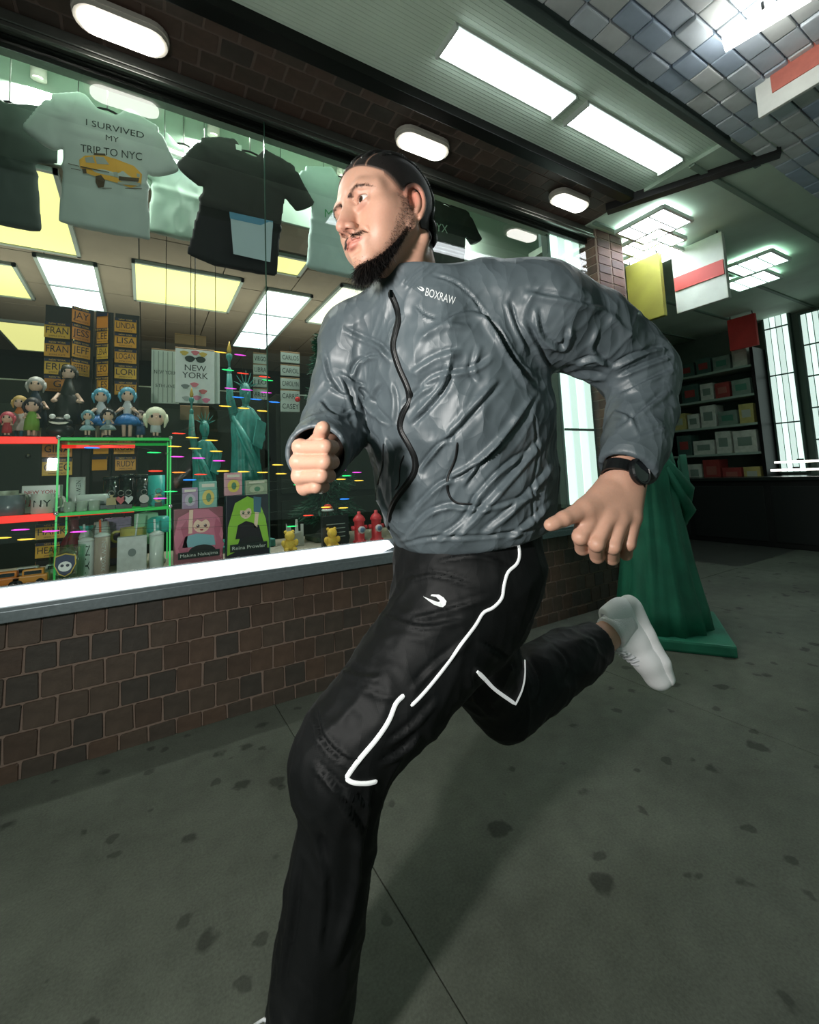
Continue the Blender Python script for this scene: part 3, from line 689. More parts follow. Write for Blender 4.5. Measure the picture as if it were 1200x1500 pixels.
def skin_colour():
    n1 = fbm(BV * 45, 3)[:, None]; n2 = fbm(BV * 260 + 9, 2)[:, None]
    base = np.array(srgb(200, 154, 132)[:3]); c = np.tile(base, (len(BV), 1)) * (1 + .05 * n1 + .05 * n2)
    x, y, z = np.abs(HL[:, 0]), HL[:, 1], HL[:, 2]; head = (np.linalg.norm(HL, axis=1) < .17)
    def mixin(w, rgb):
        nonlocal c; w = np.clip(w, 0, 1)[:, None]; c = c * (1 - w) + np.array(srgb(*rgb)[:3]) * w
    g = lambda cx, cy, cz, r: np.exp(-((x - cx) ** 2 + (y - cy) ** 2 + (z - cz) ** 2) / r ** 2) * head
    mixin(.55 * g(0, .108, -.041, .016), (206, 128, 112)); mixin(.35 * g(.045, .055, -.035, .022), (212, 142, 124))
    mixin(.55 * g(.078, .0, .002, .030) * (x > .067), (208, 118, 102)); mixin(.5 * g(.032, .084, -.010, .011), (176, 116, 104)); mixin(.35 * g(.030, .084, .010, .010), (190, 130, 115))
    mixin(.70 * lip_mask(HL) * head, (190, 116, 104))
    nz = np.clip(.55 + .9 * perlin(BV * 420) + .5 * perlin(BV * 900), 0, 1)
    mixin(beard_mask(HL) * head * (.35 + .5 * nz) * (.55 + .45 * smoothstep(.02, .05, y)), (50, 38, 33)); mixin(stubble_mask(HL) * head * (.22 + .42 * nz), (88, 66, 55)); mixin(.55 * stache_mask(HL) * head * nz, (52, 40, 35)); mixin(.75 * brow_mask(HL) * head * (.6 + .4 * nz), (58, 42, 34))
    mixin(hair_mask(HL) * head * .93, (34, 27, 25))
    # knuckles and nails
    return np.concatenate([c, np.ones((len(c), 1))], 1)
def attr_mat(name, rough=.5, sss=.0, spec=.4, bump=.15, bscale=500.0):
    t = NT(name); a = t.n('ShaderNodeAttribute'); a.attribute_name = 'Col'; t.l(a.outputs['Color'], t.b.inputs['Base Color'])
    t.b.inputs['Roughness'].default_value = rough; _set(t.b, 'Specular IOR Level', spec); _set(t.b, 'Subsurface Weight', sss)
    if sss: t.b.inputs['Subsurface Radius'].default_value = (.010, .004, .002); _set(t.b, 'Subsurface Scale', .5)
    if bump:
        tc = t.n('ShaderNodeTexCoord'); n = t.n('ShaderNodeTexNoise'); n.inputs['Scale'].default_value = bscale; n.inputs['Detail'].default_value = 3; t.l(tc.outputs['Object'], n.inputs['Vector'])
        b = t.n('ShaderNodeBump'); b.inputs['Strength'].default_value = bump; b.inputs['Distance'].default_value = .001; t.l(n.outputs[0], b.inputs['Height']); t.l(b.outputs[0], t.b.inputs['Normal'])
    return t.m
def set_col(o, C):
    a = o.data.attributes.new('Col', 'FLOAT_COLOR', 'POINT'); a.data.foreach_set('color', np.asarray(C, np.float32).ravel())
person = np_mesh('person', to_world(BV), BF, attr_mat('skin', .48, .12))
tag(person, 'man sprinting past the shop window in a grey windbreaker and black track trousers', 'person')
set_col(person, skin_colour())

# ---- eyes
M_SCL = mat('eye_white', (225, 220, 214), .15, spec=.6); M_IRIS = mat('eye_iris', (52, 33, 22), .1, spec=.8); M_PUP = mat('eye_pupil', (6, 5, 5), .08, spec=.9)
gaze = _n(np.array([.04, 1, .0])) 
def hw(p): return to_world(hp(p))
for s in (1, -1):
    c = np.array([s * .032, .0732, -.001]); bm = bmesh.new()
    bmesh.ops.create_uvsphere(bm, u_segments=28, v_segments=20, radius=.0125)
    e = obj('eyeball', bm, M_SCL, person, True); e.data.materials.append(M_IRIS); e.data.materials.append(M_PUP)
    fwd = Vector((HM @ gaze)); fwd = Vector(RW @ np.array(fwd)); q = fwd.to_track_quat('Z', 'Y')
    for v in e.data.vertices:
        v.co = q @ v.co
    for p in e.data.polygons:
        a = p.center.normalized().angle(fwd); p.material_index = 2 if a < .21 else (1 if a < .50 else 0)
    w = Vector(hw(c))
    for v in e.data.vertices: v.co = v.co + w

# ---- hair: a cap over the scalp, cornrow braids over it, whiskers as single hairs
M_HAIR = mat('hair_black', (20, 16, 15), .42, spec=.5, noise=.3, nscale=400); M_CAP = mat('scalp_hair', (30, 24, 22), .7, noise=.35, nscale=600, bump=.5, bscale=900)
_hm = hair_mask(HL) * (np.linalg.norm(HL, axis=1) < .17) * ((np.abs(HL[:, 0]) < .0765) | (HL[:, 2] > .026))
_fm = (_hm[BF] > .12).all(1); _ids = np.unique(BF[_fm]); _re = np.full(len(BV), -1); _re[_ids] = np.arange(len(_ids))
_V = BV[_ids] + BN[_ids] * (.0026 * smoothstep(.45, 1.0, _hm[_ids]) - .0006)[:, None]
_cap = np_mesh('scalp_hair', to_world(_V), _re[BF[_fm]], attr_mat('scalp_hair', .62, bump=.8, bscale=700), person)
_h = HL[_ids]; _th = np.arctan2(_h[:, 2] - .03, _h[:, 1] + .012); _th = np.where(_th < -1.6, _th + 2 * math.pi, _th); _x0 = _h[:, 0] / (1 - .25 * np.clip((_th - .6) / 3.0, 0, 1)) + .0016 * fbm(_h * 60, 2)
_pt = np.max([np.exp(-((np.abs(_x0) - q) / .0011) ** 2) for q in (.0, .024, .047)], axis=0) * (_h[:, 2] > .0)
_c = np.array(srgb(26, 20, 18)[:3]); _c = _c * (1 + .5 * fbm(_h * 300, 2))[:, None]; _c = _c * (1 - _pt[:, None] * .8) + np.array(srgb(150, 116, 98)[:3]) * _pt[:, None] * .8
_e = smoothstep(.95, .45, _hm[_ids])[:, None] * .75; _c = _c * (1 - _e) + np.array(srgb(120, 92, 78)[:3]) * _e
set_col(_cap, np.concatenate([np.clip(_c, 0, 1), np.ones((len(_c), 1))], 1))
_bvh = BVHTree.FromPolygons([tuple(v) for v in HL], [tuple(f) for f in BF[(np.linalg.norm(HL[BF[:, 0]], axis=1) < .2)]])
def scalp(x0, th):                                      # a point on the scalp: slice x0, angle from the front over the top
    o = Vector((x0 * .55, -.012, .030)); d = Vector((x0 * .45 / .09, math.cos(th), math.sin(th))).normalized()
    h = _bvh.ray_cast(o, d, .3); return np.array(h[0]) if h[0] is not None else np.array(o + d * .09)
def braid(path, half, rad, pitch, m, parent, name):
    P = spline(path, 10); seg = np.r_[0, np.cumsum(np.linalg.norm(np.diff(P, axis=0), axis=1))]
    n = max(12, int(seg[-1] / .0022)); S = np.linspace(0, seg[-1], n); C = np.stack([np.interp(S, seg, P[:, i]) for i in range(3)], 1)
    T = np.gradient(C, axis=0); T /= np.linalg.norm(T, axis=1, keepdims=True); out = C - np.array([0, -.012, .03]); U = np.cross(T, out); U /= np.linalg.norm(U, axis=1, keepdims=True); N = np.cross(U, T)
    bm = bmesh.new(); tap = np.clip(np.minimum(S / .012 + .35, (seg[-1] - S) / .010 + .45), 0, 1)
    for k in range(3):
        ph = S / pitch * 2 * math.pi + 2 * math.pi * k / 3
        Q = C + U * (half * np.sin(ph) * tap)[:, None] + N * ((rad * .45 * np.sin(2 * ph) + rad * .35) * tap)[:, None]
        bm_tube(bm, hw_arr(Q), list(rad * tap), 6)
    return obj(name, bm, m, parent, True)
def hw_arr(Q): return to_world(Q @ HM.T + HT)
for i, x0 in enumerate((-.059, -.0355, -.012, .012, .0355, .059)):
    th0 = math.radians(34 if abs(x0) < .05 else 44)
    path = [scalp(x0 * (1 - .25 * t), th0 + (math.radians(205) - th0) * t) for t in np.linspace(0, 1, 9)]
    e = path[-1]; q = 1 if x0 > 0 else -1; path += [e + np.array([.003 * q, -.001, -.018]), e + np.array([.004 * q, .003, -.036]), e + np.array([.005 * q, .004 + .004 * (i % 2), -.050 - .008 * (i % 2)])]
    braid(path, .0050, .0042, .0125, M_HAIR, person, 'braid')
def strands(name, pts, dirs, length, width, m, curl=.25, droop=None, rng=RNG):
    """single hairs: flat tapering blades that bend as they grow"""
    n = len(pts); L = length if hasattr(length, '__len__') else np.full(n, length)
    d = dirs / np.linalg.norm(dirs, axis=1, keepdims=True); r = rng.normal(size=(n, 3)); s = np.cross(d, r); s /= np.linalg.norm(s, axis=1, keepdims=True)
    b = rng.normal(size=(n, 3)) * curl; dr = np.zeros(3) if droop is None else droop
    V = []; K = 4
    for k in range(K):
        t = k / (K - 1); c = pts + d * (L * t)[:, None] + (b + dr) * (L * t * t)[:, None] * .5; w = width * (1 - .85 * t)
        V += [c - s * w, c + s * w]
    V = np.stack(V, 1).reshape(-1, 3); base = np.arange(n)[:, None] * 2 * K
    F = np.concatenate([base + np.array([[2 * k, 2 * k + 1, 2 * k + 3, 2 * k + 2]]) for k in range(K - 1)])
    o = np_mesh(name, V, F, m, person, False); o['kind'] = 'stuff'; return o
def scatter(mask, n, rng=RNG):
    w = mask[BF].mean(1); A = np.linalg.norm(np.cross(BV[BF[:, 2]] - BV[BF[:, 0]], BV[BF[:, 3]] - BV[BF[:, 1]]), axis=1); p = w * A; p /= p.sum()
    f = rng.choice(len(BF), n, p=p); q = rng.dirichlet(np.ones(4), n)
    return (BV[BF[f]] * q[:, :, None]).sum(1), (BN[BF[f]] * q[:, :, None]).sum(1), (HL[BF[f]] * q[:, :, None]).sum(1), w[f]
_hd = np.linalg.norm(HL, axis=1) < .17
def hdir(v): return np.asarray(v) @ HM.T
M_WHISK = mat('whisker_black', (16, 12, 11), .5)
# stubble on the cheeks, full beard along the jaw, long on the chin
p, nrm, h, w = scatter(beard_mask(HL) * _hd, 5200)
ln = np.interp(h[:, 1], [0, .02, .035, .055, .075], [.003, .004, .008, .014, .022]) * np.clip(w * 1.2, .35, 1) * RNG.uniform(.6, 1.2, len(p))
strands('beard', to_world(p - nrm * .001), (nrm * .45 + hdir(np.tile([0, .65, -.8], (len(p), 1))) * .9 + RNG.normal(size=p.shape) * .25) @ RW.T, ln, .00042, M_WHISK, .4)
p, nrm, h, w = scatter(np.clip(beard_mask(HL) * smoothstep(.02, .045, HL[:, 1]), 0, 1) * _hd, 4600)
strands('beard', to_world(p - nrm * .001), (nrm * .35 + hdir(np.tile([0, .30, -1.0], (len(p), 1))) + RNG.normal(size=p.shape) * .2) @ RW.T, np.interp(h[:, 1], [.02, .05, .08], [.007, .018, .032]) * RNG.uniform(.55, 1.2, len(p)), .0005, M_WHISK, .35)
p, nrm, h, w = scatter(stubble_mask(HL) * _hd, 4200)
strands('stubble', to_world(p - nrm * .0005), (nrm * .5 + hdir(np.tile([0, .1, -.8], (len(p), 1))) + RNG.normal(size=p.shape) * .6) @ RW.T, RNG.uniform(.002, .006, len(p)), .00024, M_WHISK, .9)
p, nrm, h, w = scatter(stache_mask(HL) * _hd, 700)
strands('moustache', to_world(p), (nrm * .5 + hdir(np.stack([np.sign(h[:, 0]) * .7, np.zeros(len(p)), -np.ones(len(p)) * .8], 1)) + RNG.normal(size=p.shape) * .2) @ RW.T, RNG.uniform(.004, .008, len(p)), .0003, M_WHISK)
p, nrm, h, w = scatter(brow_mask(HL) * _hd, 650)
strands('eyebrow', to_world(p), (nrm * .12 + hdir(np.stack([np.sign(h[:, 0]) * 1.0, np.zeros(len(p)), .35 - 12 * np.clip(np.abs(h[:, 0]) - .03, 0, 1)], 1)) + RNG.normal(size=p.shape) * .15) @ RW.T, RNG.uniform(.003, .0060, len(p)), .00022, M_WHISK)
for s in (1, -1):                                       # upper lashes
    t = np.linspace(-1, 1, 40); q = np.stack([s * (.0325 + .0130 * t), .0868 - .0035 * t * t - .0030 * (t + 1) * .6, .0040 - .0052 * t * t], 1)
    strands('eyelash', hw_arr(q), hdir(np.tile([0, 1, .25], (40, 1)) + np.stack([s * t * .5, 0 * t, 0 * t], 1)) @ RW.T, RNG.uniform(.002, .0038, 40), .00020, M_WHISK)
# ------------------------------------------------------------------ clothes (children of the runner)
def emboss(V, N, strokes, facing=.15):
    """real folds: each stroke is a crease or ridge traced on the cloth that faces the viewer; returns heights in metres"""
    Q = np.stack([V[:, 0] / V[:, 2] * FPX + PPX, V[:, 1] / V[:, 2] * FPX + PPY], 1)
    view = -V / np.linalg.norm(V, axis=1, keepdims=True); fc = smoothstep(facing, facing + .25, (N * view).sum(1)); h = np.zeros(len(V))
    for poly, w, amp, kind in strokes:
        P = spline(poly, 6) if len(poly) > 2 else np.array(poly, float); lo, hi = P.min(0) - 4 * w, P.max(0) + 4 * w
        m = ((Q > lo) & (Q < hi)).all(1) & (fc > 0)
        if not m.any(): continue
        w = w * .62; d, s, t = seg_dist(Q[m], P); tap = np.clip(np.minimum(t, 1 - t) * 5, 0, 1) ** .7; sd = d * s
        if kind == 'r': g = np.exp(-(sd / w) ** 2)
        elif kind == 'c': g = -np.exp(-(sd / w) ** 2) + .55 * np.exp(-((np.abs(sd) - 1.9 * w) / w) ** 2)
        else: g = np.exp(-((sd - w) / (1.1 * w)) ** 2) - .8 * np.exp(-((sd + .6 * w) / (.8 * w)) ** 2)      # soft ridge beside a sharp valley
        h[m] += amp * .001 * g * tap * fc[m]
    return h
def folds(V, d, along, across, sharp=2.0, seed=0.0):
    d = _n(d); a = _n(np.cross(d, [.3, .2, 1])); b = np.cross(d, a)
    q = np.stack([V @ d * along, V @ a * across, V @ b * across], 1) + seed
    q = q + .35 * np.stack([perlin(V * 9 + seed), perlin(V * 9 + 31 + seed), perlin(V * 9 + 57 + seed)], 1)
    return ridged(q, sharp)

def fabric(name, rgb, rough, spec, weave=0.12, crumple=.5, cs=9.0, tint=.12):
    """thin nylon: crumpled facets with sharp creases, plus a fine ripstop grid"""
    t = NT(name); b = t.b; c = srgb(*rgb); b.inputs['Roughness'].default_value = rough; _set(b, 'Specular IOR Level', spec)
    tc = t.n('ShaderNodeTexCoord'); O = tc.outputs['Object']
    def warp(amount, sc):
        n = t.n('ShaderNodeTexNoise'); n.inputs['Scale'].default_value = sc; n.inputs['Detail'].default_value = 3; t.l(O, n.inputs['Vector'])
        k = t.n('ShaderNodeVectorMath', operation='SCALE'); k.inputs['Scale'].default_value = amount; t.l(n.outputs['Color'], k.inputs[0]); a = t.n('ShaderNodeVectorMath', operation='ADD'); t.l(O, a.inputs[0]); t.l(k.outputs[0], a.inputs[1]); return a.outputs[0]
    mp = t.n('ShaderNodeMapping'); mp.inputs['Rotation'].default_value = (.3, .75, .5); mp.inputs['Scale'].default_value = (1.9, 1.4, .75); t.l(warp(.10, 6), mp.inputs['Vector'])
    v = t.n('ShaderNodeTexVoronoi'); v.inputs['Scale'].default_value = cs; t.l(mp.outputs[0], v.inputs['Vector'])
    v2 = t.n('ShaderNodeTexVoronoi'); v2.inputs['Scale'].default_value = cs * 2.6; t.l(mp.outputs[0], v2.inputs['Vector'])
    m2 = t.n('ShaderNodeMath', operation='MULTIPLY_ADD'); m2.inputs[1].default_value = .30; t.l(v2.outputs['Distance'], m2.inputs[0]); t.l(v.outputs['Distance'], m2.inputs[2])
    ck = t.n('ShaderNodeTexWave'); ck.inputs['Scale'].default_value = 130; t.l(O, ck.inputs['Vector']); ck2 = t.n('ShaderNodeTexWave'); ck2.bands_direction = 'Z'; ck2.inputs['Scale'].default_value = 130; t.l(O, ck2.inputs['Vector'])
    ad = t.n('ShaderNodeMath', operation='ADD'); t.l(ck.outputs['Fac'], ad.inputs[0]); t.l(ck2.outputs['Fac'], ad.inputs[1])
    b1 = t.n('ShaderNodeBump'); b1.inputs['Strength'].default_value = weave; b1.inputs['Distance'].default_value = .0008; t.l(ad.outputs[0], b1.inputs['Height'])
    b2 = t.n('ShaderNodeBump'); b2.inputs['Strength'].default_value = crumple; b2.inputs['Distance'].default_value = .022; t.l(m2.outputs[0], b2.inputs['Height']); t.l(b1.outputs[0], b2.inputs['Normal']); t.l(b2.outputs[0], b.inputs['Normal'])
    nz = t.n('ShaderNodeTexNoise'); nz.inputs['Scale'].default_value = 7; nz.inputs['Detail'].default_value = 4; t.l(O, nz.inputs['Vector']); mr = t.n('ShaderNodeMapRange'); mr.inputs[1].default_value = .3; mr.inputs[2].default_value = .7; mr.inputs[3].default_value = 1 - tint; mr.inputs[4].default_value = 1 + tint; t.l(nz.outputs[0], mr.inputs[0])
    cm = t.n('ShaderNodeVectorMath', operation='SCALE'); cm.inputs[0].default_value = c[:3]; t.l(mr.outputs[0], cm.inputs['Scale']); t.l(cm.outputs[0], b.inputs['Base Color']); return t.m
M_JKT = fabric('jacket_nylon', (84, 94, 99), .46, .58, .03, .70, 7.5)
M_TRS = fabric('trouser_nylon', (12, 14, 15), .62, .26, .04, .30, 6.0)
M_BLK = mat('black_tape', (12, 13, 14), .5); M_REFL = emat('piping_white', (235, 238, 236), 0.35)  # piping is no lamp; its bright reflective look is set as emission
M_LOGO = mat('print_white', (228, 232, 232), .5)

# ---- windbreaker
K_TOP = cpt(606, 403, .885); K_N = _n(_n(hp(0, -.03, -.02) - NECK) + .26 * (HM @ np.array([0, 1, 0.])) * -1 + np.array([.0, -.25, 0]))
def build_jacket():
    xs = grid_axis(-.32, .58, .0031); ys = grid_axis(-.40, .27, .0031); zs = grid_axis(.70, 1.16, .0034)
    S = Sculpt(xs, ys, zs)
    S.swept([cpt(689, 786, .972), cpt(687, 760, .972), cpt(680, 710, .965), cpt(668, 610, .945), cpt(650, 520, .925), cpt(634, 455, .908), cpt(612, 420, .897)],
            [(.160, .118), (.172, .135), (.190, .145), (.196, .148), (.176, .136), (.118, .096), (.072, .068)], LAT, k=.03)
    S.cone(cpt(608, 424, .897), K_TOP + K_N * .02, .077, .069, k=.02)
    S.half(K_TOP, K_N, k=.004, lo=(-.2, -.45, .70), hi=(.2, -.20, 1.16))
    S.chain([cpt(645, 445, .90), cpt(712, 436, .885), cpt(788, 456, .870)], [.060, .074, .086], k=.035)
    S.chain([cpt(606, 452, .905), cpt(560, 468, .935), cpt(522, 494, .965)], [.062, .066, .068], k=.035)
    S.chain([cpt(788, 458, .87), cpt(860, 487, .90), cpt(912, 522, .925), cpt(937, 545, .925)], [.092, .090, .080, .068], k=.045)
    S.chain([cpt(940, 550, .92), cpt(940, 600, .88), cpt(931, 650, .83), cpt(918, 690, .80)], [.066, .063, .058, .050], k=.03)
    S.chain([cpt(522, 492, .965), cpt(503, 560, .955), cpt(492, 625, .93)], [.068, .066, .064], k=.035)
    S.chain([cpt(490, 632, .925), cpt(474, 652, .86), cpt(466, 664, .80), cpt(464, 668, .775)], [.062, .060, .056, .050], k=.03)
    # collar
    S.cone(cpt(604, 418, .893), K_TOP + K_N * .05, .0625, .0655, k=.004, mode='sub')
    # hems and cuffs
    ax = _n(cpt(690, 800, .972) - cpt(655, 600, .945)); S.half(cpt(687, 781, .97), ax, k=.012, lo=(-.25, .1, .7), hi=(.34, .3, 1.2))
    fa = _n(cpt(918, 690, .80) - cpt(934, 640, .84)); c = cpt(916, 687, .80); S.half(c, fa, k=.004, lo=c - .09, hi=c + .09); S.cone(c - fa * .03, c + fa * .05, .034, .040, k=.003, mode='sub')
    fb = _n(cpt(464, 668, .775) - cpt(474, 652, .86)); c = cpt(465, 666, .79); S.half(c, fb, k=.004, lo=c - .08, hi=c + .06); S.cone(c - fb * .07, c + fb * .05, .047, .047, k=.003, mode='sub')
    return S.mesh()
JV, JF = build_jacket(); JV = relax(JV, JF, 2, .4)
JN = vnormals(JV, JF)
STR_J = [
 ([(502, 480), (530, 493), (560, 508), (576, 530)], 6, 5, 'f'), ([(513, 553), (523, 533), (540, 522), (556, 520)], 5, 5, 'f'), ([(498, 543), (518, 558), (536, 566)], 4, 4, 'f'),
 ([(524, 568), (540, 585), (556, 606), (574, 622)], 6, 6, 'f'), ([(500, 545), (512, 572), (524, 612), (530, 640)], 5, 5, 'c'), ([(470, 586), (490, 608), (522, 600)], 5, 5, 'f'),
 ([(474, 512), (484, 552), (500, 574)], 5, 4, 'f'), ([(520, 590), (532, 625), (552, 652), (560, 690)], 6, 5, 'f'), ([(478, 560), (500, 575), (515, 580)], 4, 3, 'f'), ([(560, 560), (545, 590), (552, 612)], 6, 5, 'f'),
 ([(575, 560), (582, 590), (578, 625)], 5, 4, 'f'), ([(566, 640), (575, 665), (572, 700)], 4, 4, 'f'), ([(548, 690), (558, 730), (575, 770)], 5, 4, 'f'),
 ([(664, 528), (652, 565), (628, 596), (602, 622)], 6, 8, 'f'), ([(733, 558), (706, 588), (672, 626), (640, 660)], 7, 6, 'f'), ([(776, 600), (742, 640), (690, 685), (655, 705)], 5, 7, 'f'),
 ([(790, 576), (742, 634), (706, 676), (680, 715)], 5, 7, 'f'), ([(720, 470), (740, 510), (765, 545), (786, 562)], 5, 7, 'c'), ([(632, 402), (670, 416), (705, 452), (738, 508)], 3, 3, 'c'),
 ([(708, 458), (735, 502), (764, 548), (790, 572)], 6, 6, 'f'), ([(648, 470), (690, 455), (720, 470)], 7, 4, 'f'), ([(610, 500), (650, 480), (690, 480)], 9, 5, 'r'), ([(600, 545), (640, 520), (676, 512)], 8, 5, 'f'),
 ([(612, 570), (640, 548), (690, 540), (720, 520)], 7, 5, 'f'), ([(700, 560), (690, 540), (700, 505)], 6, 4, 'f'), ([(608, 448), (622, 462), (640, 468)], 4, 4, 'f'), ([(590, 600), (612, 575), (640, 560)], 6, 4, 'f'),
 ([(612, 690), (640, 655), (662, 640)], 5, 5, 'f'), ([(600, 752), (640, 712), (664, 700)], 6, 5, 'f'), ([(590, 790), (625, 752), (670, 735)], 6, 5, 'f'), ([(660, 792), (740, 705), (792, 640)], 7, 6, 'f'),
 ([(700, 785), (760, 735), (806, 680)], 7, 5, 'f'), ([(690, 735), (730, 690), (770, 660)], 5, 5, 'f'), ([(740, 790), (780, 760), (806, 730)], 6, 4, 'f'), ([(782, 600), (786, 660), (780, 720), (784, 780)], 3, 3, 'c'), ([(640, 790), (680, 760), (700, 720)], 6, 5, 'f'),
 ([(766, 425), (840, 440), (880, 452)], 8, 5, 'f'), ([(788, 450), (796, 490), (824, 508), (834, 478)], 6, 6, 'f'), ([(842, 532), (872, 524), (898, 536)], 5, 5, 'f'), ([(896, 540), (915, 526), (952, 512), (975, 508)], 5, 6, 'f'),
 ([(902, 552), (950, 532), (984, 520)], 5, 6, 'f'), ([(906, 578), (950, 556), (986, 540)], 5, 5, 'f'), ([(902, 630), (942, 600), (980, 570)], 6, 5, 'f'), ([(905, 652), (950, 634), (974, 626)], 5, 4, 'f'), ([(900, 600), (925, 612), (940, 640)], 5, 4, 'f'),
 ([(770, 470), (790, 510), (806, 548)], 6, 6, 'f'), ([(812, 560), (850, 548), (890, 552)], 6, 5, 'f'), ([(860, 440), (900, 470), (930, 500)], 9, 5, 'r'), ([(880, 480), (870, 510), (890, 530)], 6, 5, 'f'), ([(745, 440), (757, 480), (775, 520)], 5, 5, 'f'),
 ([(590, 420), (604, 402), (628, 384)], 3, 3, 'c'), ([(596, 428), (614, 408), (646, 384)], 3, 3, 'f'), ([(430, 640), (450, 622), (480, 618)], 5, 4, 'f'), ([(422, 655), (440, 640), (500, 640)], 4, 3, 'f'), ([(640, 740), (720, 742), (800, 716)], 5, 3, 'f'),
 ([(576, 800), (640, 786), (720, 784), (800, 772)], 4, 3, 'c')]
_w = smoothstep(-.30, -.22, JV[:, 1])
_hd = smoothstep(.004, .035, (cpt(687, 781, .97) - JV) @ _n(cpt(690, 800, .972) - cpt(655, 600, .945)))
_h = (1.2 * emboss(JV, JN, STR_J) + .0034 * _w * (folds(JV, (-.62, .74, .1), 3.2, 13, 4.0) - .15) + .0018 * _w * (folds(JV, (-.40, .88, .2), 5, 26, 4.0, 40) - .15) + .0035 * _w * fbm(JV * 7, 2)) * (.12 + .88 * _hd)
_e = ((JV[:, 2] * 0 + np.linalg.norm(JV - cpt(916, 687, .80), axis=1)) > 0) * smoothstep(.05, .10, np.linalg.norm(JV - cpt(916, 687, .80), axis=1)) * smoothstep(.05, .09, np.linalg.norm(JV - cpt(465, 666, .79), axis=1))
JV = JV + JN * (_h * (.08 + .92 * _e))[:, None]; JV = relax(JV, JF, 1, .25)
jacket = np_mesh('jacket', to_world(JV), JF, M_JKT, person); jacket['label'] = 'grey shiny nylon windbreaker with a black front zip'
print('JACKET', len(JV))
_jb = BVHTree.FromPolygons([tuple(v) for v in JV], [tuple(f) for f in JF])
def cast(bvh, px, py):
    d = Vector(_n(cpt(px, py, 1.0))); h = bvh.ray_cast(Vector((0, 0, 0)), d, 5)
    return (np.array(h[0]), np.array(h[1])) if h[0] is not None else (None, None)
def ribbon(name, bvh, poly, width, m, parent, lift=.0012, thick=.0030, step=6, label=None, smooth_it=2):
    """a tape sewn on the cloth along a traced seam, with its own thickness"""
    P = spline(poly, step); C, N = [], []
    for a in P:
        p, n = cast(bvh, *a)
        if p is not None: C.append(p); N.append(n if n @ p < 0 else -n)
    C = np.array(C); N = np.array(N)
    for _ in range(smooth_it):
        C[1:-1] = .5 * C[1:-1] + .25 * (C[:-2] + C[2:]); N[1:-1] = .5 * N[1:-1] + .25 * (N[:-2] + N[2:])
    T = np.gradient(C, axis=0); T /= np.linalg.norm(T, axis=1, keepdims=True) + 1e-9; N -= T * (N * T).sum(1)[:, None]; N /= np.linalg.norm(N, axis=1, keepdims=True) + 1e-9; B = np.cross(T, N)
    W = np.full(len(C), width / 2); W[0] *= .6; W[-1] *= .5; W = W[:, None]
    ring = np.stack([C + B * W + N * (lift - thick), C + B * W + N * lift, C - B * W + N * lift, C - B * W + N * (lift - thick)], 1).reshape(-1, 3); F = []
    for i in range(len(C) - 1):
        for k in range(4): F.append([4 * i + k, 4 * i + (k + 1) % 4, 4 * i + 4 + (k + 1) % 4, 4 * i + 4 + k])
    o = np_mesh(name, to_world(ring), F, m, parent, False)
    if label: o['label'] = label
    return o
def printed(name, bvh, polys, m, parent, lift=.0008, label=None):
    """flat print laid on the cloth: polygons given in traced coordinates, dropped onto the surface"""
    V, F = polys; W = []
    for a in V:
        p, n = cast(bvh, *a); n = n if n @ p < 0 else -n; W.append(p + n * lift)
    me = bpy.data.meshes.new(name); me.from_pydata([tuple(w) for w in to_world(np.array(W))], [], F); me.update(); o = finish(name, me, m, parent)
    if label: o['label'] = label
    return o
ZIP = [(571, 427), (580, 447), (584, 467), (579, 490), (576, 510), (585, 540), (597, 567), (600, 586), (590, 606), (586, 628), (598, 650), (608, 672), (607, 693), (592, 715), (576, 738), (569, 764), (570, 790)]
z = ribbon('zip', _jb, ZIP, .0125, M_BLK, jacket, .0014, .002, 5)
ribbon('zip_teeth', _jb, ZIP, .0032, mat('zip_teeth', (30, 32, 33), .35, spec=.7), jacket, .0024, .002, 5)
zp = cpt(573, 430, .0) if False else cast(_jb, 573, 431)[0]
box('zip_pull', to_world(zp + np.array([0, 0, -.004])), (.006, .003, .014), mat('zip_metal', (40, 42, 44), .3, 1), jacket, .001)
ribbon('pocket_zip', _jb, [(562, 650), (560, 685), (551, 718), (553, 746)], .0035, M_BLK, jacket, .0012, .001)
ribbon('pocket_zip', _jb, [(592, 667), (586, 684), (585, 708), (579, 717)], .0026, M_BLK, jacket, .0012, .001)
ribbon('pocket_zip', _jb, [(670, 648), (667, 672), (656, 700), (657, 722), (668, 736), (692, 738)], .0040, M_BLK, jacket, .0014, .001)
# chest print: mark and word
def mark(cx, cy, s, ang):
    o = [(-1.0, -.19), (-.5, .12), (0, .40), (.45, .50), (.75, .50), (.95, .28), (1.0, -.02), (.72, -.30), (.30, -.50), (-.30, -.44), (-.36, -.30), (.08, -.27), (.42, -.02), (.46, .09), (.30, .14), (-.30, .0)]
    c, n = math.cos(ang), math.sin(ang); V = [(cx + s * (a * c - b * n), cy + s * (a * n + b * c)) for a, b in o]
    bm = bmesh.new(); vs = [bm.verts.new((a, b, 0)) for a, b in V]; f = bm.faces.new(vs); r = bmesh.ops.triangulate(bm, faces=[f]); bm.verts.index_update(); F = [[v.index for v in f.verts] for f in bm.faces]; bm.free()
    return V, F
V, F = text_polys('BOXRAW'); w = V[:, 0].max() - V[:, 0].min(); u = (V[:, 0] - V[:, 0].min()) / w
Vp = np.stack([623 + 43 * u - V[:, 1] * (-2.0), 433 + 14 * u - V[:, 1] * 11.5], 1)
printed('chest_lettering', _jb, (Vp, F), M_LOGO, jacket)
printed('chest_mark', _jb, mark(616, 423, 6.0, .25), M_LOGO, jacket)

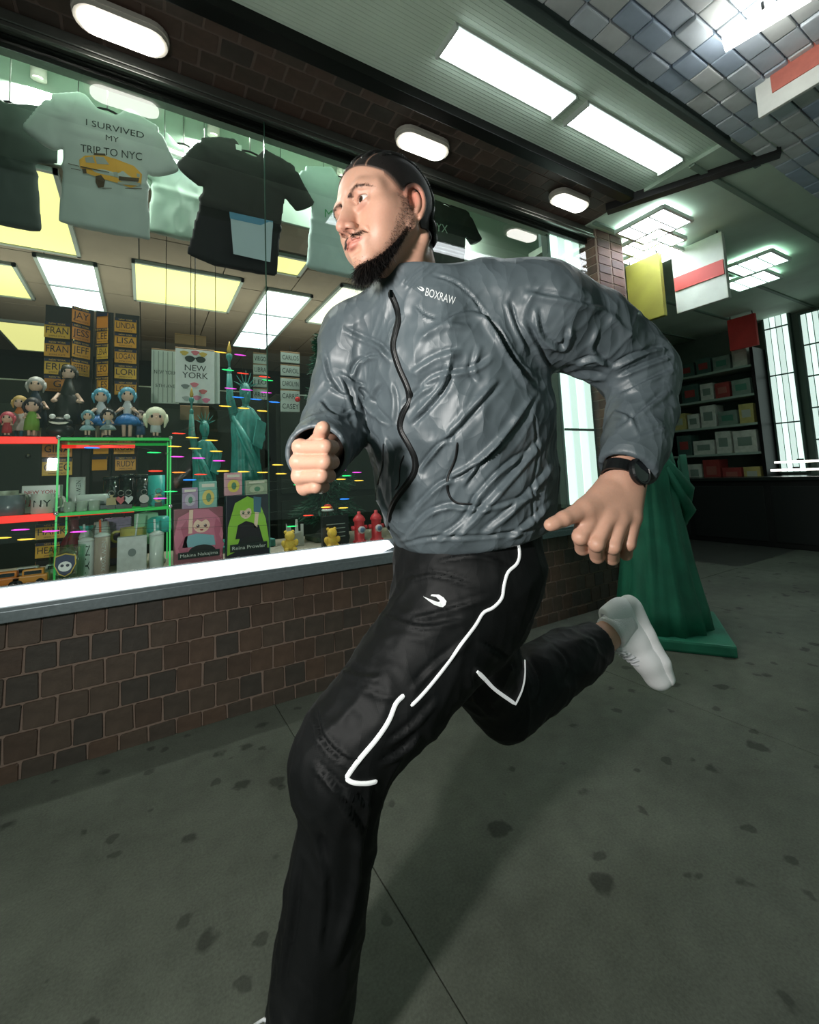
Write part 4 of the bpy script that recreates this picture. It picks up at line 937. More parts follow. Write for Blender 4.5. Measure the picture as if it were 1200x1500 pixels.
# ---- track trousers
def build_trousers():
    xs = grid_axis(-.34, .60, .0055); ys = grid_axis(.17, 1.10, .0055); zs = grid_axis(.64, 1.46, .0062)
    S = Sculpt(xs, ys, zs)
    S.swept([cpt(688, 758, .972), cpt(684, 825, .975), cpt(680, 880, .985)], [(.150, .112), (.160, .125), (.145, .13)], LAT, k=.03)
    S.chain([cpt(690, 855, .955), cpt(645, 925, .91), cpt(588, 1000, .865), cpt(520, 1080, .825), cpt(500, 1120, .81)], [.122, .116, .106, .094, .086], k=.05)
    S.chain([cpt(500, 1110, .81), cpt(500, 1190, .80), cpt(480, 1300, .795), cpt(464, 1400, .79), cpt(454, 1490, .785)], [.086, .070, .074, .078, .076], k=.03)
    S.chain([cpt(665, 870, 1.02), cpt(702, 965, 1.08), cpt(740, 1032, 1.14)], [.115, .098, .078], k=.05)
    S.chain([cpt(742, 1030, 1.14), cpt(785, 997, 1.20), cpt(835, 964, 1.28), cpt(880, 940, 1.345)], [.076, .086, .078, .056], k=.03)
    a = _n(cpt(880, 940, 1.345) - cpt(835, 964, 1.28)); c = cpt(877, 942, 1.34); S.half(c, a, k=.004, lo=c - .1, hi=c + .1); S.cone(c - a * .04, c + a * .06, .047, .047, k=.003, mode='sub')
    a = np.array([0, 1, 0.]); c = cpt(454, 1489, .785); S.half(c, a, k=.005, lo=c - .12, hi=c + .12); S.cone(c - a * .05, c + a * .05, .062, .062, k=.003, mode='sub')
    S.half(cpt(690, 768, .97), (.0, -1, 0), k=.004)
    return S.mesh()
TV, TF = build_trousers(); TV = relax(TV, TF, 2, .4); TN = vnormals(TV, TF)
STR_T = [([(600, 905), (660, 890), (720, 870)], 5, 4, 'f'), ([(560, 900), (620, 915), (680, 905)], 6, 4, 'f'), ([(590, 850), (640, 840), (700, 858)], 5, 4, 'f'), ([(640, 820), (700, 812), (750, 830)], 5, 4, 'f'),
 ([(462, 1035), (470, 1075), (495, 1105), (535, 1122)], 5, 7, 'c'), ([(460, 1115), (490, 1145), (520, 1165), (550, 1185)], 6, 7, 'f'), ([(480, 1130), (510, 1180), (535, 1220)], 6, 5, 'f'), ([(545, 1150), (540, 1200), (532, 1250)], 6, 6, 'f'),
 ([(560, 1090), (600, 1060), (640, 1020)], 6, 5, 'f'), ([(550, 1120), (590, 1095), (612, 1070)], 5, 5, 'f'), ([(530, 1200), (525, 1300), (490, 1420)], 9, 7, 'f'), ([(460, 1200), (480, 1290), (470, 1400)], 8, 5, 'f'), ([(440, 1250), (430, 1340), (410, 1450)], 7, 5, 'f'),
 ([(470, 960), (520, 985), (560, 990)], 8, 4, 'f'), ([(700, 940), (735, 960), (755, 985)], 6, 5, 'f'), ([(770, 960), (790, 1000), (786, 1030)], 6, 5, 'f'), ([(690, 980), (700, 1020), (730, 1050)], 6, 4, 'f'), ([(810, 945), (830, 970), (826, 1000)], 6, 4, 'f'), ([(600, 1010), (640, 970), (690, 930)], 7, 4, 'f'), ([(505, 1000), (560, 1020), (590, 1020)], 8, 3, 'r')]
_h = 1.3 * emboss(TV, TN, STR_T) + .0045 * (folds(TV, (-.5, .85, 0), 3, 12, 3.5, 13) - .2) + .0022 * (folds(TV, (.7, .6, .2), 5, 22, 3.0, 51) - .2) + .005 * fbm(TV * 6, 2)
TV = TV + TN * _h[:, None]; TV = relax(TV, TF, 1, .3)
trousers = np_mesh('trousers', to_world(TV), TF, M_TRS, person); trousers['label'] = 'black nylon track trousers with white piping'
_tb = BVHTree.FromPolygons([tuple(v) for v in TV], [tuple(f) for f in TF])
ribbon('piping', _tb, [(757, 790), (761, 810), (757, 826), (744, 838), (738, 858), (735, 876), (722, 890), (708, 897), (697, 915), (682, 935), (662, 963), (640, 992), (618, 1018), (602, 1034)], .0055, M_REFL, trousers, .002, .002)
ribbon('piping', _tb, [(592, 1018), (580, 1030), (570, 1055), (552, 1082), (530, 1108), (516, 1126), (507, 1140)], .0075, M_REFL, trousers, .002, .002)
ribbon('piping', _tb, [(507, 1140), (518, 1146), (538, 1147), (552, 1144)], .0065, M_REFL, trousers, .002, .002)
ribbon('piping', _tb, [(697, 981), (725, 1008), (754, 1030)], .0075, M_REFL, trousers, .0055, .002)
ribbon('piping', _tb, [(754, 1030), (763, 1010), (767, 990), (767, 967)], .0055, M_REFL, trousers, .0045, .002)
printed('thigh_mark', _tb, mark(637, 879, 17.5, .12), M_LOGO, trousers, .0015)

# ---- trainers: built sole-down with the toe along +x, then placed
M_SHOE = mat('shoe_white', (244, 245, 247), .55, bump=.15, bscale=300); M_SOLE = mat('sole_white', (250, 250, 252), .6); M_SOCK = mat('sock_white', (244, 243, 245), .85, bump=.6, bscale=500); M_LACE = mat('lace_white', (226, 228, 232), .7); M_SEAM = mat('seam_grey', (150, 154, 160), .7)
def shoe_mesh():
    S = Sculpt(grid_axis(-.12, .22, .0035), grid_axis(-.07, .07, .0035), grid_axis(-.01, .15, .0035))
    S.swept([(-.060, 0, .050), (.02, 0, .047), (.09, 0, .040), (.148, .002, .034)], [(.036, .040), (.039, .040), (.046, .037), (.042, .034)], (0, 1, 0), k=.02)
    S.chain([(-.058, 0, .055), (-.056, 0, .098)], [.034, .032], k=.02); S.chain([(-.05, 0, .08), (.02, 0, .082), (.08, 0, .055)], [.034, .030, .022], k=.02)
    S.half((0, 0, .018), (0, 0, -1)); S.half((-.03, 0, .108), _n((-.12, 0, 1)), k=.006)
    S.chain([(-.048, 0, .06), (-.040, 0, .14)], [.027, .031], k=.004, mode='sub'); V, F = S.mesh(); return V, F
def sole_mesh():
    S = Sculpt(grid_axis(-.12, .22, .004), grid_axis(-.07, .07, .004), grid_axis(-.01, .06, .004))
    S.swept([(-.062, 0, .018), (.02, 0, .018), (.10, .003, .018), (.150, .003, .022)], [(.041, .030), (.040, .03), (.049, .03), (.042, .028)], (0, 1, 0), k=.015)
    S.half((0, 0, .034), (.06, 0, 1), k=.006); S.half((0, 0, 0), (0, 0, -1), k=.006); return S.mesh()
_sv, _sf = shoe_mesh(); _ov, _of = sole_mesh()
def trainer(origin, fwd, up, label):
    fwd = _n(fwd); up = np.array(up, float); up = _n(up - fwd * (up @ fwd)); side = np.cross(up, fwd); M = np.stack([fwd, side, up]); o = np.array(origin)
    pl = lambda P: to_world(np.asarray(P, float) * np.array([1.04, 1.12, 1.12]) @ M + o)
    fix = lambda F: F if np.linalg.det(M) * np.linalg.det(RW) > 0 else F[:, ::-1]
    sh = np_mesh('trainer', pl(_sv), fix(_sf), M_SHOE, person); sh['label'] = label
    np_mesh('sole', pl(_ov), fix(_of), M_SOLE, sh)
    for i in range(6):
        t = i / 5; x = .022 + .062 * t; zt = .1175 - .034 * t; w = .026 + .004 * t
        tube('lace', pl([(x - .004, -w, zt - .016), (x, -w * .6, zt - .003), (x + .003, 0, zt + .001), (x, w * .6, zt - .003), (x - .004, w, zt - .016)]), .0036, M_LACE, sh, 6)
    for s in (1, -1):
        tube('lace', pl(spline([(.016, 0, .118), (.008, s * .018, .132), (-.004, s * .032, .124), (.006, s * .028, .110), (.016, 0, .118)], 5)), .0026, M_LACE, sh, 6)
        tube('lace', pl([(.016, 0, .119), (.026, s * .020, .120), (.032, s * .038, .104)]), .0026, M_LACE, sh, 6)
    return sh
_toe = _n(cpt(979, 986, 1.375) - cpt(925, 868, 1.405)); _up = np.array([-.91, .41, -.16])
trainer(cpt(925, 868, 1.405) + _toe * .098, _toe, _up, 'white lace-up trainer kicked up behind')
_ft = RW.T @ _n(np.array([-1, -.32, 0.]));  _upw = RW.T @ np.array([0, 0, 1.])
_ank2 = to_world(L_AN); _orig2 = to_cam(np.array([_ank2[0], _ank2[1], 0.002]) + np.array([-.045, -.012, 0])); trainer(_orig2, _ft, _upw, 'white lace-up trainer planted on the pavement')
# sock on the raised ankle
_sk = [cpt(894, 927, 1.360), cpt(899, 923, 1.366), cpt(905, 917, 1.374), cpt(917, 908, 1.384)]
tube('sock', [to_world(p) for p in _sk], [.0475, .0465, .046, .044], M_SOCK, person, 20)
tube('sock', [to_world(L_AN + np.array([0, q, 0])) for q in (-.03, 0, .04)], [.046, .045, .044], M_SOCK, person, 20)

# ---- wrist watch
M_WB = mat('watch_black', (14, 15, 16), .35, spec=.6); M_WG = mat('watch_glass', (4, 5, 6), .06, spec=.9)
_wc = cpt(914, 697, .795); _fa = _n(L_WR - L_EL); _fn = _n(np.array([.30, .05, -1.0])); _fn = _n(_fn - _fa * (_fn @ _fa)); _fs = np.cross(_fa, _fn)
wq = lambda a, b, c: to_world(_wc + _fa * a + _fs * b + _fn * c)
bm = bmesh.new()
_ring = [[bm.verts.new(wq(h, .0405 * math.cos(t) * k, .0335 * math.sin(t) * k)) for h, k in ((-.011, 1), (.011, 1), (.011, .92), (-.011, .92))] for t in np.linspace(0, 2 * math.pi, 37)[:-1]]
for i in range(36):
    for k in range(4): bm.faces.new((_ring[i][k], _ring[i][(k + 1) % 4], _ring[(i + 1) % 36][(k + 1) % 4], _ring[(i + 1) % 36][k]))
bmesh.ops.recalc_face_normals(bm, faces=bm.faces); watch = obj('watch', bm, M_WB, person, False); watch['label'] = 'black round sports watch on the back-swung wrist'
def disc(name, r0, prof, m, parent):
    bm = bmesh.new(); rings = [[bm.verts.new(wq(.002 + r * math.cos(t), r * math.sin(t) + .004, .034 + z)) for t in np.linspace(0, 2 * math.pi, 33)[:-1]] for r, z in prof]
    for a, b in zip(rings[:-1], rings[1:]):
        for k in range(32): bm.faces.new((a[k], a[(k + 1) % 32], b[(k + 1) % 32], b[k]))
    bm.faces.new(rings[-1]); bm.faces.new(rings[0][::-1]); bmesh.ops.recalc_face_normals(bm, faces=bm.faces); return obj(name, bm, m, parent, False)
disc('watch_case', 0, [(.021, -.006), (.0235, -.003), (.0235, .003), (.0215, .006), (.0195, .006), (.0185, .004)], M_WB, watch)
disc('watch_dial', 0, [(.0185, .0035), (.018, .0046), (.010, .0050)], M_WG, watch)
# ---- robed green figures (a big one on the pavement, small ones in the window)
def pleated(bm, prof, folds_n, depth, seg=72, ph=0.0):
    rings = []
    for r, z, sq in prof:
        rings.append([bm.verts.new((r * (1 + depth * (math.sin(folds_n * t + ph + 3 * z) * .6 + math.sin(folds_n * 1.7 * t + 1 - 2 * z) * .4)) * math.cos(t), sq * r * (1 + depth * math.sin(folds_n * t + ph + 3 * z)) * math.sin(t), z)) for t in np.linspace(0, 2 * math.pi, seg + 1)[:-1]])
    for a, b in zip(rings[:-1], rings[1:]):
        for k in range(seg): bm.faces.new((a[k], a[(k + 1) % seg], b[(k + 1) % seg], b[k]))
    bm.faces.new(rings[0][::-1]); bm.faces.new(rings[-1])
def robed(name, lab, loc, H, m, base_m, rz=0., torch=True, group=None, arm_up=True, slim=1.0):
    o = thing(name, lab, 'statue', loc, group); o.rotation_euler = (0, 0, rz); o.scale = (slim, slim, 1); s = H / 1.0; S = lambda *p: tuple(s * q for q in p)
    bm = bmesh.new(); pleated(bm, [(.175 * s, .04 * s, .9), (.165 * s, .12 * s, .9), (.14 * s, .30 * s, .85), (.125 * s, .45 * s, .8), (.12 * s, .55 * s, .75), (.13 * s, .64 * s, .7), (.125 * s, .70 * s, .65), (.07 * s, .745 * s, .8), (.035 * s, .76 * s, 1)], 13, .07); obj('robe', bm, m, o, True)
    bm = bmesh.new(); bm_box(bm, S(0, 0, .02), S(.40, .40, .04), .008 * s); obj('plinth', bm, base_m, o)
    bm = bmesh.new(); bm_ball(bm, S(0, -.01, .825), S(.045, .052, .062), 18, 12); bm_tube(bm, [S(0, 0, .74), S(0, -.005, .80)], [.032 * s, .028 * s], 12); bm_ball(bm, S(0, -.062, .818), S(.008, .012, .014), 8, 6); obj('head', bm, m, o, True)
    bm = bmesh.new(); bm_ball(bm, S(0, .012, .84), S(.052, .054, .058), 16, 10); obj('hair', bm, m, o, True)
    for k in range(7):
        a = math.radians(-75 + 25 * k); tube('crown_ray', [S(.045 * math.sin(a), -.01, .87 + .020 * math.cos(a)), S(.115 * math.sin(a), -.02, .87 + .09 * math.cos(a))], [.007 * s, .001 * s], m, o, 6)
    if arm_up:
        bm = bmesh.new(); bm_tube(bm, [S(-.10, 0, .69), S(-.15, -.02, .80), S(-.155, -.03, .93)], [.042 * s, .034 * s, .022 * s], 12); bm_ball(bm, S(-.155, -.03, .945), .022 * s, 10, 8); obj('raised_arm', bm, m, o, True)
        lathe('torch', [(.008 * s, .93 * s), (.012 * s, 1.0 * s), (.028 * s, 1.02 * s), (.028 * s, 1.035 * s), (.018 * s, 1.04 * s)], m, o, 12, S(-.155, -.03, 0)[:2] + (0,)); lathe('flame', [(.014 * s, 1.04 * s), (.022 * s, 1.06 * s), (.010 * s, 1.09 * s), (.001 * s, 1.11 * s)], mat('flame_gilt', (190, 160, 70), .4, .3), o, 10, S(-.155, -.03, 0)[:2] + (0,))
    bm = bmesh.new(); bm_tube(bm, [S(.10, 0, .68), S(.135, -.04, .58), S(.09, -.12, .55)], [.042 * s, .036 * s, .022 * s], 12); obj('bent_arm', bm, m, o, True)
    box('tablet', S(.085, -.13, .60), S(.09, .025, .15), m, o, .004 * s, Matrix.Rotation(.3, 3, 'Y'))
    bm = bmesh.new(); bm_tube(bm, [S(-.12, -.02, .70), S(-.02, -.12, .55), S(.08, -.10, .42), S(.13, -.02, .36)], [.02 * s, .03 * s, .03 * s, .02 * s], 10); bm_tube(bm, [S(-.10, -.05, .64), S(.0, -.125, .47), S(.11, -.06, .34)], [.015 * s, .025 * s, .018 * s], 10); obj('sash', bm, m, o, True)
    return o
M_VERD = mat('verdigris', (34, 112, 88), .55, noise=.35, nscale=6, bump=.2); M_VERD2 = mat('statuette_green', (58, 140, 130), .45, noise=.25, nscale=25)
# ------------------------------------------------------------------ goods in the window
def mpp(px, py, Y):                                      # metres per photo pixel (across, up) on the plane y = Y
    p = on_plane(px, py, 1, Y); return abs(on_plane(px + 10, py, 1, Y)[0] - p[0]) / 10, abs(on_plane(px, py - 10, 1, Y)[2] - p[2]) / 10
def lmat(rgb, rough=.5, **k): return mat('paint_%d_%d_%d_%d' % (*rgb, int(rough * 10)), rgb, rough, **k)
UX, UY, UZ = (1, 0, 0), (0, 0, 1), (0, -1, 0)
# ---- T-shirts on hangers
def tshirt(corners, Y, rgb, lab, seed, sleeve=True, name='tshirt'):
    (lx, ly), (rx, ry), (bx, by), (nx, ny) = corners     # left shoulder end, right shoulder end, hem middle, neck
    A, B, H, N = [on_plane(a, b, 1, Y) for a, b in ((lx, ly), (rx, ry), (bx, by), (nx, ny))]
    sw = abs(B[0] - A[0]); c = (A + B) / 2; L = c[2] - H[2]; o3 = np.array([c[0], Y, c[2]])
    S = Sculpt(grid_axis(-sw * .75, sw * .75, .0105), grid_axis(-.07, .07, .0085), grid_axis(-L - .05, .14, .0105))
    w = sw * .36; dx = H[0] - c[0]; dz = .03
    S.swept([(0, 0, dz), (dx * .1, 0, -.10), (dx * .5, 0, -L * .5), (dx, 0, -L)], [(sw * .36, .020), (w, .022), (w * 1.02, .022), (w * 1.10, .022)], (1, 0, 0), k=.02)
    for s in (-1, 1):
        S.swept([(s * .07, 0, dz + .035), (s * sw * .38, 0, 0.0)], [(.06, .018), (.075, .019)], (0, 0, 1), k=.03)
        S.swept([(s * sw * .36, 0, -.02), (s * sw * .54, 0, -.17)], [(.085, .019), (.075, .018)], (1, 0, .6 * s), k=.02)
        S.half((s * sw * .55, 0, -.18), (s * .55, 0, -.8), lo=(min(0, s) * .6, -.1, -.33), hi=(max(0, s) * .6, .1, -.02)) if False else None
    S.ell((0, -.02, .105), (.070, .05, .042), k=.008, mode='sub'); S.half((0, 0, -L), (dx * -.1, 0, -1), k=.004)
    V, F = S.mesh(); Nn = vnormals(V, F); V = V + Nn * (.007 * folds(V * np.array([1, .3, 1]), (.12, 0, 1), 1.2, 7, 2.5, seed) + .002 * fbm(V * 6 + seed, 2))[:, None]
    o = thing(name, lab, 't-shirt', o3, 't-shirts hung inside the window'); s_ = np_mesh('shirt_body', V, F, lmat(rgb, .85, noise=.05, nscale=8), o)
    tube('hanger', spline([(-sw * .30, 0, -.0), (0, 0, .075), (sw * .30, 0, -.0)], 5), .006, M_DARKM, o, 6)
    tube('hanger_hook', spline([(0, 0, .07), (0, 0, .11), (.02, 0, .13), (.01, 0, .16)], 4) if False else [(0, 0, .07), (0, 0, 3.44 - o3[2])], .003, M_RAIL, o, 6)
    Vc = to_cam(V + o3); return o, BVHTree.FromPolygons([tuple(v) for v in Vc], [tuple(f) for f in F])
def cast_print(name, bvh, polys, m, parent, lift=.003):
    V, F = polys; W = []
    for a in V:
        d = Vector(_n(cpt(a[0], a[1], 1.0))); h = bvh.ray_cast(Vector((0, 0, 0)), d, 9); p = np.array(h[0]) if h[0] is not None else np.array(d) * W[-1][1] if W else np.array(d) * 3
        W.append((p - np.array(d) * lift, np.linalg.norm(p)))
    P = to_world(np.array([w[0] for w in W])) - np.array(parent.location)
    me = bpy.data.meshes.new(name); me.from_pydata([tuple(w) for w in P], [], [list(f) for f in F]); me.update(); return finish(name, me, m, parent)
def px_text(body, x0, y0, x1, y1, h):                    # lettering from (x0,y0) to (x1,y1), cap height h px
    V, F = text_polys(body); u = (V[:, 0] - V[:, 0].min()) / (V[:, 0].max() - V[:, 0].min()); d = np.array([x1 - x0, y1 - y0]); return np.stack([x0 + d[0] * u, y0 + d[1] * u - V[:, 1] * h], 1), F
def px_poly(pts):
    bm = bmesh.new(); vs = [bm.verts.new((a, -b, 0)) for a, b in pts]; f = bm.faces.new(vs); bmesh.ops.triangulate(bm, faces=[f]); bm.verts.index_update(); F = [[v.index for v in f.verts] for f in bm.faces]; bm.free(); return list(pts), F
INK = lmat((40, 52, 46), .8)
o, bv = tshirt([(68, 165), (236, 195), (156, 338), (152, 132)], 2.50, (176, 190, 184), 'white souvenir T-shirt with a yellow taxi drawing, hung high behind the glass', 3.1)
for t, a in (('I SURVIVED', (126, 183, 211, 203, 9)), ('MY', (155, 205, 174, 209, 8)), ('TRIP TO NYC', (118, 222, 208, 235, 11))): cast_print('shirt_lettering', bv, px_text(t, *a), INK, o)
TAXI = lmat((214, 162, 52), .7); TAXD = lmat((74, 62, 44), .8); TAXW = lmat((150, 160, 150), .7)
for n, pts, m in (('taxi_print', [(116, 234), (124, 228), (150, 227), (170, 233), (196, 243), (208, 255), (207, 270), (192, 275), (172, 268), (150, 262), (128, 254), (117, 245)], TAXI), ('taxi_window', [(124, 231), (136, 229), (139, 239), (126, 238)], TAXW), ('taxi_window', [(139, 229), (152, 230), (160, 241), (142, 240)], TAXW),
    ('taxi_roof', [(138, 224), (154, 225), (155, 228), (137, 227)], TAXD), ('taxi_wheel', [(140, 258), (148, 256), (154, 264), (152, 274), (144, 275), (140, 267)], TAXD), ('taxi_wheel', [(120, 247), (126, 247), (127, 254), (122, 254)], TAXD), ('taxi_grille', [(174, 258), (204, 261), (203, 266), (174, 264)], TAXD),
    ('taxi_lamp', [(166, 252), (172, 252), (173, 258), (167, 258)], TAXW), ('taxi_lamp', [(200, 254), (205, 255), (205, 260), (201, 259)], TAXW), ('taxi_bumper', [(172, 266), (206, 268), (205, 272), (174, 270)], TAXW), ('speed_line', [(100, 239), (116, 243), (116, 244), (100, 240)], TAXD), ('speed_line', [(104, 246), (118, 249), (118, 250), (104, 247)], TAXD), ('speed_line', [(150, 275), (208, 276), (208, 277), (150, 276)], TAXD), ('taxi_line', [(118, 243), (160, 252), (160, 253), (118, 245)], TAXD)):
    cast_print(n, bv, px_poly(pts), m, o, .004 if n == 'taxi_print' else .0055)
o, bv = tshirt([(-40, 150), (62, 190), (20, 330), (-2, 128)], 2.62, (48, 60, 54), 'dark T-shirt cut by the left edge of the window', 5.2)
o, bv = tshirt([(212, 212), (322, 242), (262, 348), (262, 200)], 2.85, (150, 172, 158), 'grey green T-shirt half hidden between the white and the black T-shirts', 8.4)
o, bv = tshirt([(284, 215), (440, 262), (342, 392), (352, 200)], 2.55, (16, 20, 18), 'black T-shirt with a pale blue print panel near its hem', 1.7)
cast_print('print_panel', bv, px_poly([(337, 312), (400, 326), (396, 384), (342, 372)]), lmat((186, 206, 212), .7), o, .022); cast_print('print_band', bv, px_poly([(336, 310), (400, 324), (400, 334), (337, 320)]), lmat((96, 150, 180), .7), o, .024); cast_print('neck_label', bv, px_poly([(345, 211), (354, 213), (354, 221), (346, 219)]), lmat((200, 210, 204), .8), o)
o, bv = tshirt([(440, 270), (560, 280), (500, 402), (500, 255)], 2.62, (168, 190, 184), 'pale blue-grey T-shirt hung beside the runner\'s face', 6.6)
cast_print('shirt_lettering', bv, px_text('Me', 476, 318, 496, 322, 12), lmat((54, 140, 84), .8), o)
o, bv = tshirt([(610, 300), (692, 322), (648, 400), (650, 288)], 2.75, (22, 30, 27), 'black T-shirt hung behind the runner\'s braids', 9.3)
cast_print('shirt_lettering', bv, px_text('NYX', 630, 336, 656, 342, 12), lmat((150, 170, 160), .8), o)

# ---- name plates
M_PY = [lmat(c, .45) for c in ((226, 178, 62), (222, 158, 50), (206, 130, 46))]; M_PN = lmat((24, 34, 62), .45); M_PI = lmat((28, 30, 48), .6)
def plate(px, py, Y, wpx, hpx, txt, tone, yaw, lab):
    Y = 2.985 if yaw == 0 else 2.955
    p = on_plane(px, py, 1, Y); mx, mz = mpp(px, py, Y); w, h = wpx * mx, hpx * mz; o = thing('name_plate', lab, 'name plate', p, 'souvenir name plates'); o.rotation_euler = (0, 0, math.radians(yaw))
    box('plate', (0, 0, 0), (w, .004, h), M_PY[tone], o, .002); box('plate_band', (0, -.0028, h * .40), (w * .98, .002, h * .2), M_PN, o)
    if txt:
        k = min(.42 * h, 9); V, F = text_polys(txt); tw = (V[:, 0].max() - V[:, 0].min()) * k
        text_flat('plate_lettering', txt, ((0, -.0022, -h * .22), UX, UY, UZ), k, M_PI, o, width=min(tw, w * .86))
        text_flat('plate_state', 'NEW YORK', ((0, -.0040, h * .345), UX, UY, UZ), h * .11, M_PY[0], o); text_flat('plate_motto', 'EMPIRE STATE', ((0, -.0022, -h * .42), UX, UY, UZ), h * .09, M_PI, o)
ORD = ['top', 'second', 'third', 'fourth', 'fifth', 'sixth', 'seventh']
colsA = [((84, 484), 'FRAN', 0), ((84, 511), 'FRAN', 1), ((84, 537), 'ERIC', 0), ((84, 562), 'G', 2)]
for i, ((x, y), t, k) in enumerate(colsA): plate(x, y, 2.95, 38, 23, t, k, 0, '%s yellow name plate of the first column over the upper shelf' % ORD[i])
for i, ((x, y), t, k) in enumerate([((119, 463), 'JAY', 2), ((119, 488), 'JESS', 2), ((119, 513), 'JEFF', 1), ((118, 539), 'JEFFREY', 1)]): plate(x, y, 2.95, 30, 23, t, k, 34, '%s angled name plate of the second column over the upper shelf' % ORD[i])
for i, ((x, y), t, k) in enumerate([((150, 470), '', 2), ((150, 492), 'LEE', 1), ((150, 515), 'LENA', 0), ((150, 540), 'LEO', 1), ((150, 563), 'LES', 1)]): plate(x, y, 2.98, 20, 22, t, k, -34, '%s angled name plate of the third column over the upper shelf' % ORD[i])
for i, ((x, y), t, k) in enumerate([((184, 477), 'LINDA', 1), ((184, 499), 'LISA', 1), ((184, 522), 'LOGAN', 1), ((184, 545), 'LORI', 0), ((184, 569), 'LOUIS', 1)]): plate(x, y, 2.93, 32, 20, t, k, 0, '%s name plate of the fourth column, left of the poster towels' % ORD[i])
for i, ((x, y), t, k) in enumerate([((84, 657), 'GINA', 2), ((84, 684), 'GREG', 0)]): plate(x, y, 2.95, 44, 25, t, k, 0, '%s yellow name plate under the upper shelf in the first column' % ['upper', 'lower'][i])
for i, ((x, y), t, k) in enumerate([((148, 655), '', 1), ((146, 679), '', 1)]): plate(x, y, 2.98, 24, 20, t, k, -20, '%s plain plate in the third column under the upper shelf' % ['upper', 'lower'][i])
for i, ((x, y), t, k) in enumerate([((182, 655), 'ROSE', 1), ((184, 679), 'RUDY', 1)]): plate(x, y, 2.93, 30, 20, t, k, 0, '%s name plate in the fourth column under the upper shelf' % ['upper', 'lower'][i])
for i, ((x, y), t, k) in enumerate([((76, 778), 'HANK', 0), ((76, 805), 'HEATH', 0), ((76, 831), 'HELEN', 1)]): plate(x, y, 2.96, 48, 22, t, k, 0, '%s name plate low in the corner under the lower shelf' % ['upper', 'middle', 'lowest'][i])
# dark stands that carry the plates
for k, (x, w) in enumerate(((82, 42), (119, 28), (150, 26), (184, 36))):
    p = on_plane(x, 650, 1, 3.0); mx, _ = mpp(x, 650, 3.0); r = thing('plate_rack', 'dark peg rack carrying the %s column of name plates' % ORD[k].replace('top', 'first'), 'rack', (p[0], 3.0, .672)); box('back_board', (0, 0, .70), (w * mx, .02, 1.36), lmat((28, 30, 24), .7), r); box('foot', (0, .01, .012), (w * mx, .08, .024), M_DARKM, r)
# ---- glowing acrylic shelves
M_ACR = None
def acrylic():
    t = NT('acrylic'); t.t.nodes.remove(t.b); tr = t.n('ShaderNodeBsdfTransparent'); tr.inputs[0].default_value = (.84, .95, .88, 1); gl = t.n('ShaderNodeBsdfGlossy'); gl.inputs['Roughness'].default_value = .05; mx = t.n('ShaderNodeMixShader'); mx.inputs[0].default_value = .10; t.l(tr.outputs[0], mx.inputs[1]); t.l(gl.outputs[0], mx.inputs[2]); t.l(mx.outputs[0], t.out.inputs[0]); return t.m
M_ACR = acrylic(); E_RED = emat('edge_red', (226, 34, 20), .8); E_GRN = emat('edge_green', (18, 150, 58), .55); E_POST = emat('post_green', (64, 190, 100), .5)
SY0, SY1 = 2.44, 2.74
def xz(px, py, Y=SY0): p = on_plane(px, py, 1, Y); return p[0], p[2]
x0, x1, x2 = xz(-40, 640)[0], xz(86, 640)[0], xz(250, 640)[0]; zA, zB = xz(86, 641)[1], xz(86, 752)[1]; zD = .672
un = thing('shelf_unit', 'clear acrylic shelf unit with glowing red and green edges behind the glass', 'shelf', (x1, SY0, zD))
for z, n in ((zA, 'upper'), (zB, 'lower')):
    for a, b, m in ((x0, x1, E_RED), (x1, x2, E_GRN)):
        box('shelf_board', ((a + b) / 2 - x1, (SY1 - SY0) / 2, z - zD - .006), (b - a - .004, SY1 - SY0, .010), M_ACR, un)
        box('glowing_edge', ((a + b) / 2 - x1, -.004, z - zD - (.012 if m is E_RED else .006)), (b - a - .004, .008, 0.030 if m is E_RED else .014), m, un, .002)
    box('glowing_edge', ((x1 + x2) / 2 - x1, SY1 - SY0, z - zD - .006), (x2 - x1, .006, .012), E_GRN, un)
    box('glowing_edge', (x1 + .13 - x1, SY1 - SY0 - .05, z - zD - .02), (.30, .006, .016), E_RED, un)  # red edge's reflection inside the green bay, set as a glowing strip
for x in (x1, x2):
    for y in (SY0, SY1): box('post', (x - x1, y - SY0, (zA - zD) / 2), (.007, .007, zA - zD + .01), E_POST, un)
    for z in (zA, zB): ball('bracket', (x - x1, -.010, z - zD), .010, mat('chrome', (220, 224, 226), .12, 1), un, 10, 6)
TOP_A, TOP_B = zA + .001, zB + .001
def at_shelf(px, z, Y): x = on_plane(px, 640 if z > 1.1 else 745, 1, Y)[0]; return (x, Y, z)

